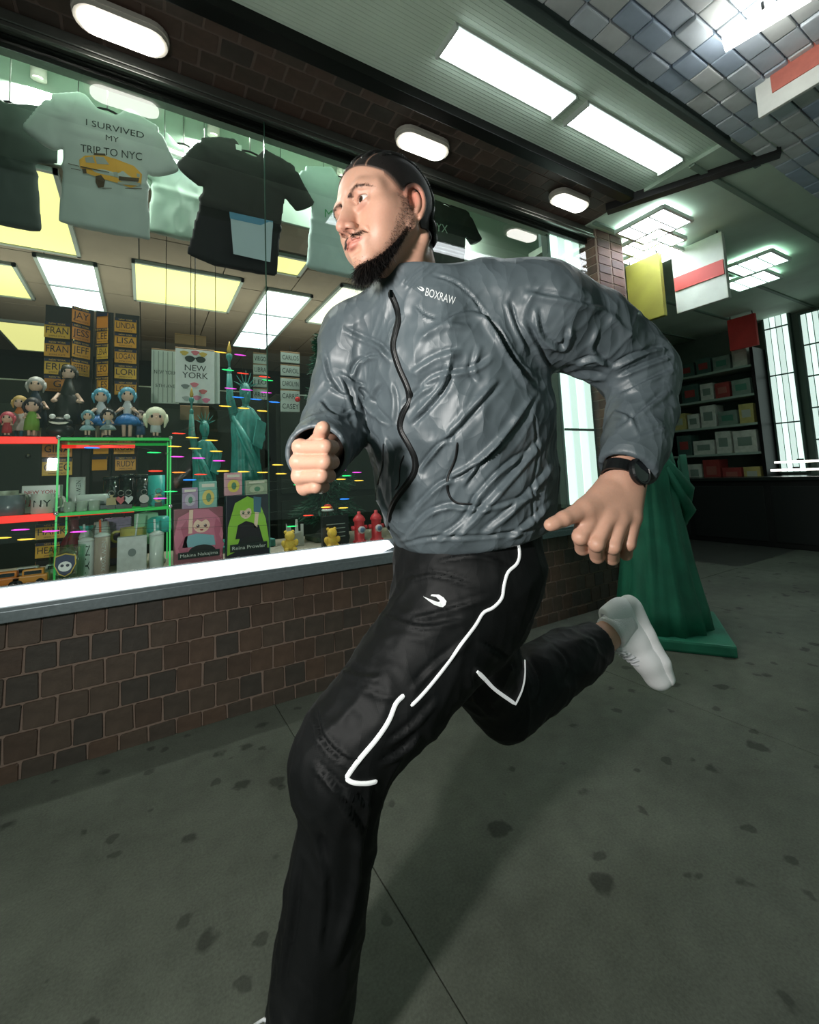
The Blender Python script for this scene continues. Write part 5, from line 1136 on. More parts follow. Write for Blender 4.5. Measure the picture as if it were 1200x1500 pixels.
# ---- dolls and figures on the upper shelf
SKIN = lmat((232, 196, 172), .5)
def doll(px, H, Y, lab, hair, top, skirt, legs=None, style='dress', head=.16, z=None, arms=(0.5, 0.5), name='doll'):
    o = thing(name, lab, 'figurine', at_shelf(px, TOP_A if z is None else z, Y), 'figurines on the upper shelf'); h = H; r = head * h; zc = h - r
    legs = legs or SKIN; hip = .42 * h
    lathe('stand', [(.15 * h, 0), (.15 * h, .012), (.13 * h, .016)], lmat((30, 34, 36), .3), o, 20)
    for s in (-1, 1):
        bm = bmesh.new(); bm_tube(bm, [(s * .045 * h, 0, .03 * h), (s * .05 * h, .0, .2 * h), (s * .055 * h, 0, hip)], [.028 * h, .034 * h, .045 * h], 10); bm_ball(bm, (s * .045 * h, -.025 * h, .035 * h), (.03 * h, .055 * h, .022 * h), 10, 6); obj('leg', bm, legs, o, True)
    bm = bmesh.new(); bm_tube(bm, [(0, 0, hip - .02 * h), (0, 0, hip + .10 * h), (0, 0, hip + .22 * h), (0, 0, zc - r * .7)], [.085 * h, .065 * h, .085 * h, .03 * h], 14); obj('torso', bm, top, o, True)
    for s, a in ((-1, arms[0]), (1, arms[1])):
        tube('arm', [(s * .085 * h, 0, hip + .20 * h), (s * (.13 + .04 * a) * h, -.03 * h, hip + .10 * h), (s * (.16 - .10 * a) * h, -.10 * h, hip + (.02 + .16 * a) * h)], [.030 * h, .026 * h, .020 * h], SKIN, o, 10)
    bm = bmesh.new(); bm_ball(bm, (0, 0, zc), (r * .86, r * .86, r), 18, 14); bm_ball(bm, (0, -r * .86, zc - r * .12), (r * .09, r * .1, r * .09), 6, 5); hd = obj('head', bm, SKIN, o, True)
    for s in (-1, 1): ball('eye', (s * r * .36, -r * .76, zc + r * .02), (r * .13, r * .09, r * .17), lmat((24, 26, 32), .2), hd, 8, 6)
    if hair is not None:
        bm = bmesh.new(); bm_ball(bm, (0, r * .16, zc + r * .16), (r * 1.02, r * .98, r * 1.02), 18, 12)
        for s in (-1, 1): bm_tube(bm, [(s * r * .85, r * .1, zc + r * .3), (s * r * .98, 0, zc - r * .3), (s * r * .8, .0, zc - r * 1.1)], [r * .28, r * .24, r * .06], 8)
        obj('hair', bm, hair, o, True)
    if style == 'dress':
        bm = bmesh.new(); pleated(bm, [(.22 * h, hip - .13 * h, 1), (.235 * h, hip - .10 * h, 1), (.17 * h, hip + .01 * h, 1), (.075 * h, hip + .08 * h, 1)], 14, .05, 42); obj('skirt', bm, skirt, o, True)
    elif style == 'coat':
        bm = bmesh.new(); pleated(bm, [(.15 * h, hip - .20 * h, .8), (.14 * h, hip, .8), (.115 * h, hip + .14 * h, .75), (.06 * h, hip + .24 * h, .8)], 8, .04, 32); obj('coat', bm, skirt, o, True)
    return o
HB = lmat((84, 158, 184), .4); BSK = lmat((26, 112, 178), .5, noise=.15, nscale=60); WTOP = lmat((208, 214, 220), .6); BLKP = lmat((20, 22, 24), .4)
doll(147, .26, 2.64, 'blue-haired doll in a blue skirt, the left one of the pair', HB, WTOP, BSK, head=.13, arms=(1, 1)); doll(186, .26, 2.58, 'blue-haired doll in a blue skirt, the right one of the pair', HB, WTOP, BSK, head=.13, arms=(1, 1))
doll(46, .185, 2.55, 'small figure with black hair in a green patterned kimono', lmat((38, 34, 40), .5), lmat((120, 170, 62), .6), lmat((120, 170, 62), .6, noise=.3, nscale=90), style='coat', head=.17)
doll(27, .20, 2.60, 'figure with a tan cap and an orange vest on the upper shelf', lmat((204, 168, 96), .6), lmat((208, 124, 58), .6), lmat((212, 206, 196), .6), legs=lmat((44, 104, 122), .6), style='coat', head=.13)
doll(10, .115, 2.52, 'tiny pink-haired figure at the left end of the shelf', lmat((212, 88, 104), .5), lmat((176, 60, 66), .5), lmat((176, 60, 66), .5), style='coat', head=.21)
doll(50, .31, 2.70, 'tall figure with silver hair behind the green kimono figure', lmat((176, 176, 170), .4), lmat((40, 60, 74), .5), lmat((34, 48, 60), .5), style='coat', head=.11)
doll(98, .37, 2.66, 'large dark caped figure with gold trim at the back of the shelf', lmat((40, 44, 34), .5), lmat((34, 40, 32), .5), lmat((26, 32, 26), .5, noise=.3, nscale=30), style='coat', head=.09, legs=BLKP)
doll(128, .13, 2.50, 'clear blue winged figure in a plastic bag on the shelf', lmat((110, 160, 172), .3), lmat((176, 204, 210), .3), lmat((150, 186, 196), .3), head=.17)
doll(158, .14, 2.50, 'dark-haired figure wrapped in clear plastic before the blue dolls', lmat((30, 38, 40), .3), lmat((160, 176, 176), .3), lmat((130, 150, 150), .3), head=.20)
doll(228, .155, 2.52, 'big-headed doll with pale blonde hair and dark eyes', lmat((226, 230, 200), .5), lmat((206, 210, 216), .5), lmat((196, 202, 206), .5), style='coat', head=.30)
doll(205, .16, 2.66, 'small figure in a blue robe behind the blonde big-headed doll', lmat((60, 44, 36), .5), lmat((36, 76, 110), .5), lmat((36, 76, 110), .5), style='coat', head=.15)
# grinning toy
o = thing('grinning_toy', 'squat dark toy with round white eyes and a wide grin', 'toy', at_shelf(88, TOP_A, 2.52)); bm = bmesh.new(); bm_ball(bm, (0, 0, .036), (.052, .04, .036), 18, 12); bm_ball(bm, (0, 0, .075), (.045, .036, .026), 18, 12); obj('body', bm, lmat((24, 30, 28), .4), o, True)
for s in (-1, 1): ball('eye', (s * .026, -.026, .098), (.012, .012, .012), lmat((236, 238, 236), .3), o, 12, 8)
prism('grin', [(-.036, .006), (-.024, -.002), (0, -.005), (.024, -.002), (.036, .006), (.024, .007), (0, .004), (-.024, .007)], .006, ((0, -.040, .066), UX, UY, UZ), lmat((236, 232, 214), .4), o)
# ---- cups and small things between the shelves
def mug(px, z, Y, r, h, m, lab, handle=1, txt=None, name='mug', ink=None, txtrot=False):
    o = thing(name, lab, 'mug', at_shelf(px, z, Y)); lathe('cup', [(r * .9, 0), (r, .006), (r, h), (r * .92, h), (r * .9, .01), (.001, .009)], m, o, 26)
    if handle: tube('handle', spline([(handle * r * .95, 0, h * .82), (handle * (r + .028), 0, h * .75), (handle * (r + .030), 0, h * .35), (handle * r * .95, 0, h * .2)], 4), .006, m, o, 8)
    if txt:
        V, F = text_polys(txt); w = V[:, 0].max() - V[:, 0].min()
        if txtrot: U, Vv = h * .8 * (V[:, 0] / w), V[:, 1] * r * .5; a = Vv / r; P = np.stack([r * 1.015 * np.sin(a), -r * 1.015 * np.cos(a), h * .5 - U], 1)
        else: a = (V[:, 0] / w) * 1.5; P = np.stack([r * 1.015 * np.sin(a), -r * 1.015 * np.cos(a), h * .35 + V[:, 1] * h * .34], 1)
        me = bpy.data.meshes.new('mug_lettering'); me.from_pydata(P.tolist(), [], F); me.update(); finish('mug_lettering', me, ink or INK, o)
    return o
CER = lmat((206, 214, 210), .25); CERG = lmat((160, 166, 150), .3, noise=.3, nscale=60); TEAL = lmat((60, 186, 178), .3)
mug(6, TOP_B, 2.64, .048, .105, CERG, 'grey patterned mug at the back, left end of the lower shelf'); mug(14, TOP_B, 2.50, .050, .085, lmat((108, 118, 124), .25), 'steel mug in front at the left end of the lower shelf', -1)
mug(63, TOP_B, 2.50, .042, .085, lmat((214, 214, 206), .3), 'white striped mug with dark letters at the lower shelf front', 1, 'NY')
mug(112, TOP_B, 2.62, .033, .155, CER, 'tall white cup with lettering down its side', 0, 'NEW YORK', txtrot=True)
b = thing('gift_box', 'white gift box with small red lettering on the lower shelf', 'box', at_shelf(62, TOP_B, 2.69)); box('carton', (0, 0, .062), (.14, .08, .124), CER, b, .003); text_flat('box_lettering', 'NEW YORK', ((0, -.041, .085), UX, UY, UZ), .016, lmat((190, 50, 50), .6), b); box('box_picture', (-.04, -.0415, .045), (.03, .004, .03), lmat((190, 70, 60), .6), b); box('box_picture', (.03, -.0415, .045), (.05, .004, .04), lmat((120, 140, 136), .6), b)
b = thing('soap_dish', 'low white dish on the dark tray', 'dish', at_shelf(136, TOP_B + .022, 2.56)); bm = bmesh.new(); bm_lathe(bm, [(.05, 0), (.062, .006), (.066, .05), (.060, .05), (.056, .012), (.001, .010)], 28, squash=.6); obj('bowl', bm, CER, b, True); lathe('dish_foot', [(.03, -.002), (.034, .004)], CER, b, 16)
b = thing('tray', 'dark tray under the white cup and dish', 'tray', at_shelf(130, TOP_B, 2.57)); box('tray_base', (0, 0, .008), (.30, .18, .012), lmat((50, 66, 70), .4), b, .003)
for s in (-1, 1): box('tray_rim', (0, s * .088, .014), (.30, .006, .014), lmat((60, 78, 82), .4), b)
for i, (px, Y, h) in enumerate(((162, 2.66, .14), (185, 2.69, .15), (207, 2.66, .145))): 
    o = mug(px, TOP_B, Y, .033, h, lmat((22, 30, 28), .12, spec=.8), ['first', 'second', 'third'][i] + ' glossy black tumbler in the row under the green edge', 0, name='tumbler'); lathe('lid', [(.035, h), (.035, h + .012), (.02, h + .016)], lmat((36, 44, 42), .2), o, 22)
mug(229, TOP_B, 2.56, .037, .150, TEAL, 'teal tumbler under the blonde doll', 0, name='tumbler'); 
for i, (px, c) in enumerate(((163, (170, 150, 90)), (177, (206, 70, 80)), (188, (214, 218, 220)), (211, (206, 196, 198)), (232, (196, 176, 130)))):
    o = thing('key_ring', ['brass pump-shaped', 'red heart', 'black and white heart', 'round pale pink', 'gold crescent'][i] + ' key ring stood on the lower shelf', 'key ring', at_shelf(px, TOP_B, 2.48), 'key rings on the lower shelf'); m = lmat(c, .3)
    if i == 1 or i == 2: out = [(0, -.020), (.018, .002), (.018, .012), (.010, .017), (0, .010), (-.010, .017), (-.018, .012), (-.018, .002)]
    elif i == 4: out = [(.018 * math.cos(t), .02 * math.sin(t)) for t in np.linspace(.6, 5.6, 14)] + [(.010 * math.cos(t) + .004, .012 * math.sin(t)) for t in np.linspace(5.6, .6, 14)]
    elif i == 0: out = [(-.02, -.02), (.02, -.02), (.016, .004), (.02, .008), (.02, .014), (.006, .014), (.006, .022), (.012, .026), (-.008, .026), (-.004, .014), (-.018, .010)]
    else: out = [(.020 * math.cos(t), .020 * math.sin(t)) for t in np.linspace(0, 2 * math.pi, 20)[:-1]]
    prism('charm', out, .008, ((0, 0, .040), UX, UY, UZ), m, o); tube('ring', [(.012 * math.cos(t), 0, .072 + .012 * math.sin(t)) for t in np.linspace(0, 6.2, 14)], .002, M_RAIL, o, 6); box('charm_stand', (0, 0, .009), (.03, .02, .018), lmat((60, 66, 60), .4), o)
for i, px in enumerate((102, 120, 138)): o = mug(px, TOP_B, 2.475, .021, .045, lmat((170, 184, 170), .15), ['first', 'second', 'third'][i] + ' small pale shot glass at the front of the lower shelf', 0, name='shot_glass')
# ---- things standing on the display deck, under the lower shelf
ZD = .672
def on_deck(px, py, Y): p = on_plane(px, py, 1, Y); return (p[0], Y, ZD)
o = thing('bottle', 'dark pink glass bottle beside the green post', 'bottle', on_deck(108, 800, 2.66)); lathe('bottle_body', [(.048, 0), (.052, .01), (.052, .13), (.020, .19), (.018, .235), (.021, .237), (.021, .252), (.001, .253)], lmat((120, 62, 70), .12, spec=.8), o, 24); lathe('bottle_label', [(.0528, .05), (.0528, .12)], lmat((150, 100, 104), .5), o, 24)
o = thing('figurine', 'white ceramic figure with a teal crown beside the pink bottle', 'figurine', on_deck(126, 800, 2.56)); o.scale = (.85, .85, .85); lathe('figure_body', [(.045, 0), (.05, .02), (.030, .12), (.022, .15), (.034, .19), (.024, .22), (.001, .235)], CER, o, 20); lathe('figure_crown', [(.026, .225), (.034, .25), (.02, .25)], TEAL, o, 16); tube('figure_arm', [(.02, 0, .18), (.06, -.02, .14), (.055, -.02, .08)], .011, CER, o, 8)
o = thing('table_lamp', 'small white lamp with a cone shade under the lower shelf', 'lamp', on_deck(148, 800, 2.62)); o.scale = (.85, .85, .85); lathe('lamp_shade', [(.050, .16), (.034, .26), (.030, .26), (.046, .16)], CER, o, 24); tube('lamp_stem', [(0, 0, .0), (0, 0, .2)], .008, lmat((120, 70, 50), .5), o, 8); lathe('lamp_foot', [(.035, 0), (.035, .012), (.01, .02)], lmat((120, 70, 50), .5), o, 20); ball('finial', (0, 0, .27), .008, CER, o)
o = thing('gift_bag', 'lilac patterned gift bag under the lower shelf', 'bag', on_deck(172, 800, 2.72)); box('bag_body', (0, 0, .115), (.115, .06, .23), lmat((150, 138, 172), .6, noise=.25, nscale=40), o, .006); box('bag_band', (0, -.031, .06), (.11, .004, .05), lmat((186, 150, 140), .6), o); tube('bag_handle', spline([(-.03, -.02, .23), (-.02, -.02, .255), (.02, -.02, .255), (.03, -.02, .23)], 4), .003, lmat((60, 50, 70), .6), o, 6)
o = mug(196, ZD + .10, 2.60, .055, .085, lmat((206, 192, 110), .4), 'yellow mug standing on a clear block under the lower shelf', -1); box('clear_block', (0, 0, -.052), (.12, .10, .10), M_ACR, o)
o = thing('cut_out', 'pale mint animal-shaped cut-out hanging under the shelf', 'ornament', on_plane(214, 770, 1, 2.60)); prism('cut_shape', [(-.05, .06), (.0, .07), (.05, .06), (.055, .03), (.03, .02), (.03, -.09), (.005, -.09), (.0, -.01), (-.02, -.02), (-.025, -.06), (-.045, -.06), (-.05, .0)], .008, ((0, 0, 0), UX, UY, UZ), lmat((150, 206, 170), .5), o); tube('cut_string', [(0, -.004, .07), (0, -.004, TOP_B - .02 - o.location.z)], .0015, CER, o, 5)
o = thing('tumbler', 'teal domed cup with a dark lid near the right green post', 'cup', on_deck(233, 800, 2.60)); lathe('cup_dome', [(.052, .150), (.055, .16), (.053, .215), (.035, .228), (.001, .230)], TEAL, o, 24); lathe('cup_stem', [(.03, 0), (.032, .01), (.014, .03), (.014, .15), (.05, .152)], lmat((150, 160, 150), .2), o, 20); ball('cup_knob', (-.012, -.03, .140), .010, lmat((206, 92, 60), .4), o)
o = thing('beaker', 'clear glass beaker printed with a dark shield badge', 'glass', on_deck(98, 850, 2.375)); lathe('glass_wall', [(.055, 0), (.058, .01), (.062, .145), (.058, .145), (.053, .012), (.001, .010)], M_ACR, o, 28)
SH = [(-.034, .036), (0, .046), (.034, .036), (.036, 0), (.020, -.036), (0, -.048), (-.020, -.036), (-.036, 0)]
prism('shield', SH, .004, ((0, -.060, .078), UX, UY, UZ), lmat((206, 176, 70), .5), o); prism('shield_face', [(a * .9, b * .9) for a, b in SH], .003, ((0, -.0640, .078), UX, UY, UZ), lmat((36, 50, 78), .5), o)
prism('skull', [(.022 * math.cos(t), .020 * math.sin(t) - .006) for t in np.linspace(0, 2 * math.pi, 18)[:-1]], .002, ((0, -.0670, .078), UX, UY, UZ), lmat((206, 208, 204), .5), o)
for s in (-1, 1): prism('skull_eye', [(.006 * math.cos(t) + s * .009, .006 * math.sin(t)) for t in np.linspace(0, 2 * math.pi, 10)[:-1]], .001, ((0, -.0690, .076), UX, UY, UZ), lmat((40, 48, 60), .5), o)
for i, (px, c, h, txt) in enumerate(((128, (206, 214, 212), .150, 'N.Y.'), (151, (176, 162, 150), .165, 'NEW YORK'), (230, (200, 210, 204), .15, None))):
    o = mug(px, ZD, 2.46, .030, h, lmat(c, .2), ['white straw cup with dark letters', 'brown straw cup with vertical lettering and an orange straw', 'pale straw cup with a beaded silver straw'][i] + ' at the front of the deck', 0, txt, 'straw_cup', CER if i == 1 else INK, True); tube('straw', [(-.004, 0, .02), (-.010, -.004, h + .075)], .0045, lmat([(210, 214, 214), (226, 88, 42), (226, 228, 230)][i], .4), o, 8); lathe('lid', [(.031, h), (.031, h + .008), (.012, h + .02)], CER, o, 20)
o = thing('carrier_bag', 'white printed carrier bag standing at the front of the deck', 'bag', on_deck(193, 850, 2.45)); bm = bmesh.new(); bm_box(bm, (0, 0, .078), (.115, .05, .155), .004); obj('bag_body', bm, lmat((196, 202, 200), .6, noise=.12, nscale=40), o); prism('bag_print', [(.016 * math.cos(t), .018 * math.sin(t)) for t in np.linspace(0, 2 * math.pi, 14)[:-1]], .002, ((0, -.0255, .085), UX, UY, UZ), lmat((120, 132, 130), .6), o); tube('straw', [(.012, 0, .14), (.020, 0, .255)], .004, CER, o, 8)
for i, (px, py, c) in enumerate(((4, 862, (222, 128, 44)), (36, 852, (208, 214, 210)), (44, 866, (224, 150, 60)), (78, 850, (196, 202, 196)))):
    o = thing('toy_vehicle', ['orange toy truck at the left edge of the deck', 'white toy bus on the deck under the plates', 'amber toy car in front of the white bus', 'white toy van beside the green post'][i], 'toy', on_deck(px, py, 2.40 + .09 * (i in (1, 3))), 'toy vehicles on the display deck'); m = lmat(c, .35)
    box('body', (0, 0, .028), (.115, .042, .028), m, o, .006); box('cabin', (.01, 0, .052), (.07, .038, .026), m, o, .006); box('windscreen', (.01, -.0192, .053), (.055, .002, .014), lmat((50, 62, 66), .1), o)
    for a in (-1, 1):
        for s in (-1, 1): tube('wheel', [(a * .034, s * .018, .014), (a * .034, s * .023, .014)], .014, BLKP, o, 12)
# ---- poster towels and letter signs
def hung(px0, py0, px1, py1, Y, rgb, lab, name='poster_towel', cat='towel', group=None, d=.012):
    a, b = on_plane(px0, py0, 1, Y), on_plane(px1, py1, 1, Y); c = (a + b) / 2; w, h = abs(b[0] - a[0]), abs(b[2] - a[2]); o = thing(name, lab, cat, c, group)
    box('cloth', (0, 0, 0), (w, d, h), lmat(rgb, .8, noise=.06, nscale=20), o, .003); tube('hanging_rod', [(-w / 2, 0, h / 2 + .004), (w / 2, 0, h / 2 + .004)], .006, lmat((150, 120, 84), .6), o, 6); tube('cord', [(0, 0, h / 2), (0, 0, h / 2 + .05 if name == 'letter_sign' else 2.80 - c[2])], .002, BLKP, o, 5); return o, w, h, -d / 2 - .0006
o, w, h, f = hung(257, 510, 314, 592, 2.90, (216, 222, 218), 'white NEW YORK towel with black sunglasses printed on it')
for k, s in enumerate((-1, 1)): prism('glasses_print', [(s * w * .14 + w * .12 * math.cos(t) * (1 if math.sin(t) < 0 else 1.1), h * .32 + h * .06 * math.sin(t)) for t in np.linspace(0, 2 * math.pi, 16)[:-1]], .001, ((0, f, 0), UX, UY, UZ), INK, o)
box('bridge_print', (0, f, h * .34), (w * .12, .002, h * .02), INK, o); text_flat('towel_lettering', 'NEW', ((0, f, h * .10), UX, UY, UZ), h * .11, INK, o); text_flat('towel_lettering', 'YORK', ((0, f, -h * .04), UX, UY, UZ), h * .11, INK, o)
for x, z, c in ((-.02, -.16, (206, 120, 130)), (.20, -.28, (196, 110, 110)), (.05, -.40, (206, 130, 150)), (.28, -.44, (214, 120, 150)), (-.25, -.20, (120, 130, 126)), (-.22, -.42, (150, 160, 156)), (-.28, .42, (196, 170, 80)), (.20, .42, (196, 170, 80)), (0, .44, (200, 110, 120))):
    prism('motif', [(x * w + w * .10 * math.cos(t) * (1 + .3 * math.sin(3 * t)), z * h + h * .045 * math.sin(t)) for t in np.linspace(0, 2 * math.pi, 13)[:-1]], .001, ((0, f, 0), UX, UY, UZ), lmat(c, .8), o)
o, w, h, f = hung(222, 512, 262, 592, 3.0, (190, 202, 190), 'pale striped towel hanging behind the NEW YORK towel, on its left')
for k in range(6): box('stripe', (-w / 2 + w * (k + .5) / 6, f, 0), (w * .03, .002, h * .96), lmat((140, 152, 142), .8), o)
text_flat('towel_lettering', 'NEW YORK', ((0, f, h * .05), UX, UY, UZ), h * .07, INK, o, width=w * .8); text_flat('towel_lettering', '5TH AVE', ((0, f, -h * .2), UX, UY, UZ), h * .06, INK, o, width=w * .7)
o, w, h, f = hung(310, 516, 322, 592, 2.98, (196, 208, 200), 'narrow pale towel edge hanging behind the NEW YORK towel, on its right')
o, w, h, f = hung(256, 490, 302, 508, 3.06, (150, 124, 92), 'brown notched card above the NEW YORK towel', 'header_card', 'card'); o, w, h, f = hung(264, 596, 306, 616, 2.95, (128, 108, 80), 'brown notched card below the NEW YORK towel', 'header_card', 'card')
for i, (y, t) in enumerate(((526, 'VIRGO'), (542, 'LIBRA'), (560, 'LEO'), (578, 'ARIES'))): o, w, h, f = hung(371, y - 8, 391, y + 8, 3.05, (176, 192, 182), ORD[i] + ' white sign of the star-sign column behind the green statuette', 'letter_sign', 'sign', 'white letter signs'); text_flat('sign_lettering', t, ((0, f, -h * .22), UX, UY, UZ), h * .46, INK, o, width=w * .86)
for i, (y, t) in enumerate(((525, 'CARLOS'), (544, 'CAROL'), (563, 'CAROLYN'), (581, 'CARRIE'), (596, 'CASEY'))): o, w, h, f = hung(411, y - 9, 439, y + 8, 2.95, (192, 206, 198), ORD[i] + ' white sign of the right-hand column beside the tree', 'letter_sign', 'sign', 'white letter signs'); text_flat('sign_lettering', t, ((0, f, -h * .22), UX, UY, UZ), h * .46, INK, o, width=w * .86)
# ---- green robed statuettes
def statuette(px, ytop, ybot, Y, lab, rz):
    a, b = on_plane(px, ytop, 1, Y), on_plane(px, ybot, 1, Y); robed('robed_statuette', lab, (b[0], Y, ZD if b[2] < ZD + .2 else b[2]), (a[2] - (ZD if b[2] < ZD + .2 else b[2])) / 1.11, M_VERD2, M_VERD2, rz, group='green robed statuettes', slim=.58)
statuette(300, 570, 845, 2.74, 'smaller green statuette with a raised torch, beside the right green post', .2); statuette(362, 505, 830, 2.82, 'larger green statuette with a raised torch, behind the picture boxes', .1)
# ---- picture boxes and small cartons
def pbox(px0, py0, px1, py1, Y, rgb, lab, base=None, d=.05, name='picture_box'):
    a, b = on_plane(px0, py0, 1, Y), on_plane(px1, py1, 1, Y); z0 = b[2] if base is None else base; w, h = abs(b[0] - a[0]), a[2] - z0; o = thing(name, lab, 'box', ((a[0] + b[0]) / 2, Y, z0)); box('carton', (0, d / 2, h / 2), (w, d, h), lmat(rgb, .4, noise=.12, nscale=12), o, .003); return o, w, h
def blob(o, name, pts, w, h, rgb, k): prism(name, [(a * w, b * h) for a, b in pts], .0012, ((0, -.0004 - .0012 * k, 0), UX, UY, UZ), lmat(rgb, .5), o)
ell = lambda cx, cy, rx, ry, n=18: [(cx + rx * math.cos(t), cy + ry * math.sin(t)) for t in np.linspace(0, 2 * math.pi, n + 1)[:-1]]
def label_band(o, w, h, t):
    blob(o, 'band_arch', [(.28 * math.cos(a) + .06, .20 + .13 * math.sin(a)) for a in np.linspace(0, math.pi, 14)], w, h, (28, 34, 34), 5); box('name_band', (0, -.0085, .16 * h), (w * .84, .003, .12 * h), lmat((30, 44, 42), .5), o)
    text_flat('box_lettering', t, ((0, -.0108, .135 * h), UX, UY, UZ), .055 * h, lmat((214, 222, 216), .6), o, width=w * .76)
o, w, h = pbox(255, 747, 327, 832, 2.44, (150, 92, 104), 'pink picture box with a waving girl and a dark name band', ZD); wA = o
blob(o, 'hair_print', [(-.46, .20), (-.50, .5), (-.42, .85), (-.1, .99), (.2, .97), (.42, .8), (.5, .5), (.46, .05), (.3, .2), (-.3, .2)], w, h, (206, 122, 146), 1); blob(o, 'face_print', ell(.05, .68, .17, .13), w, h, (240, 206, 186), 2); blob(o, 'arm_print', [(-.22, .55), (-.14, .55), (-.12, .98), (-.20, .98)], w, h, (240, 206, 186), 3); blob(o, 'dress_print', [(-.34, .30), (-.28, .50), (-.05, .54), (.1, .52), (.3, .48), (.34, .30)], w, h, (128, 178, 190), 3); blob(o, 'fringe_print', [(-.16, .74), (-.05, .86), (.1, .87), (.24, .76), (.16, .80), (.05, .75), (-.05, .80)], w, h, (206, 122, 146), 3)
for s in (-1, 1): blob(o, 'eye_print', ell(.05 + s * .075, .675, .034, .030, 10), w, h, (96, 60, 70), 4); blob(o, 'eye_spark', ell(.04 + s * .075, .69, .010, .009, 6), w, h, (240, 236, 236), 5); blob(o, 'cheek_print', ell(.05 + s * .11, .635, .026, .012, 8), w, h, (236, 160, 150), 4); blob(o, 'lock_print', [(.05 + s * .40, .12), (.05 + s * .47, .30), (.05 + s * .36, .48), (.05 + s * .42, .66), (.05 + s * .30, .80), (.05 + s * .26, .60), (.05 + s * .30, .40), (.05 + s * .26, .2)], w, h, (184, 98, 124), 3)
blob(o, 'mouth_print', [(.01, .615), (.09, .615), (.07, .585), (.03, .585)], w, h, (176, 70, 76), 4); label_band(o, w, h, 'Makina Nakajima')
o, w, h = pbox(331, 727, 396, 822, 2.44, (40, 44, 56), 'dark picture box with a green-haired girl and a black name band', ZD); 
blob(o, 'hair_print', [(-.48, .05), (-.46, .5), (-.30, .88), (-.02, .98), (.24, .90), (.40, .6), (.5, .1), (.38, .12), (.24, .5), (-.1, .5), (-.3, .1)], w, h, (150, 204, 72), 1); blob(o, 'face_print', ell(-.06, .72, .13, .105), w, h, (240, 212, 190), 2); blob(o, 'arm_print', [(.12, .46), (.20, .46), (.26, .82), (.17, .84)], w, h, (240, 212, 190), 3); blob(o, 'glove_print', [(.12, .72), (.28, .70), (.30, .95), (.12, .97)], w, h, (66, 110, 134), 4); blob(o, 'dress_print', [(-.30, .30), (-.24, .52), (-.06, .58), (.1, .54), (.24, .42), (.28, .30)], w, h, (30, 28, 36), 3); blob(o, 'fringe_print', [(-.19, .76), (-.1, .85), (.02, .85), (.08, .76), (0, .79), (-.08, .75)], w, h, (150, 204, 72), 3)
for s in (-1, 1): blob(o, 'eye_print', ell(-.06 + s * .06, .715, .028, .024, 10), w, h, (60, 80, 50), 4); blob(o, 'eye_spark', ell(-.067 + s * .06, .725, .009, .008, 6), w, h, (236, 240, 232), 5)
blob(o, 'mouth_print', [(-.09, .662), (-.03, .662), (-.06, .652)], w, h, (170, 80, 76), 4); label_band(o, w, h, 'Reina Prowler')
for i, (x0, y0, x1, y1, c, c2, lab) in enumerate(((267, 715, 290, 746, (186, 160, 196), (206, 196, 214), 'lilac mini box on top of the pink picture box'), (292, 706, 318, 746, (150, 206, 196), (236, 214, 120), 'mint mini box with a beach picture, on top of the pink picture box'), (329, 693, 355, 728, (232, 176, 190), (240, 220, 110), 'pink mini box with a yellow picture, on top of the dark picture box'), (360, 704, 392, 726, (170, 186, 160), (196, 206, 180), 'sage mini box on top of the dark picture box'))):
    zb = on_plane(0, 0, 1, 2.46)[2]; top = (747 if i < 2 else 727); base = on_plane(x0, top, 1, 2.44)[2]; o, w, h = pbox(x0, y0, x1, y1, 2.455, c, lab, base + .001, .03, 'mini_box'); blob(o, 'box_picture', ell(0, .42, .34, .28), w, h, c2, 1); blob(o, 'box_title', [(-.36, .80), (.36, .80), (.36, .92), (-.36, .92)], w, h, (236, 232, 220), 1); blob(o, 'box_motif', ell(.02, .42, .14, .16), w, h, (96, 150, 120), 2)
# ---- fir tree with its ornaments and the coloured string light
c = on_plane(455, 780, 1, 2.85); tr = thing('fir_tree', 'small dark green artificial fir tree behind the runner\'s fist', 'tree', (c[0] + .07, 2.74, ZD)); tube('trunk', [(0, 0, 0), (0, 0, 1.25)], [.03, .01], lmat((60, 44, 30), .9), tr, 8); box('tree_stand', (0, 0, .015), (.22, .22, .03), lmat((30, 60, 40), .6), tr, .006)
n = 5200; t = RNG.uniform(0, 1, n) ** .8; zz = .12 + 1.2 * (1 - t); R = .19 * t + .02; tier = .75 + .25 * np.cos(zz * 34); a = RNG.uniform(0, 2 * math.pi, n); rr = R * tier * np.sqrt(RNG.uniform(.15, 1, n)); P = np.stack([rr * np.cos(a), rr * np.sin(a), zz], 1); D = np.stack([np.cos(a), np.sin(a), -.25 + 0 * a], 1) + RNG.normal(size=(n, 3)) * .35; D /= np.linalg.norm(D, axis=1, keepdims=True); S_ = np.cross(D, RNG.normal(size=(n, 3))); S_ /= np.linalg.norm(S_, axis=1, keepdims=True); Ln = .055
V = np.stack([P - S_ * .006, P + S_ * .006, P + D * Ln + S_ * .0015, P + D * Ln - S_ * .0015], 1).reshape(-1, 3); fo = np_mesh('needles', V, np.arange(4 * n).reshape(n, 4), lmat((24, 78, 56), .7, noise=.3, nscale=9), tr, False); fo['kind'] = 'stuff'
for i, (px, py, c) in enumerate(((452, 612, (206, 44, 40)), (446, 660, (216, 50, 44)), (470, 590, (220, 60, 50)), (436, 585, (200, 40, 44)), (470, 720, (214, 214, 216)))):
    p = on_plane(px, py, 1, 2.56) - np.array(tr.location); ball('bauble', p, .016, lmat(c, .2), tr, 12, 8)
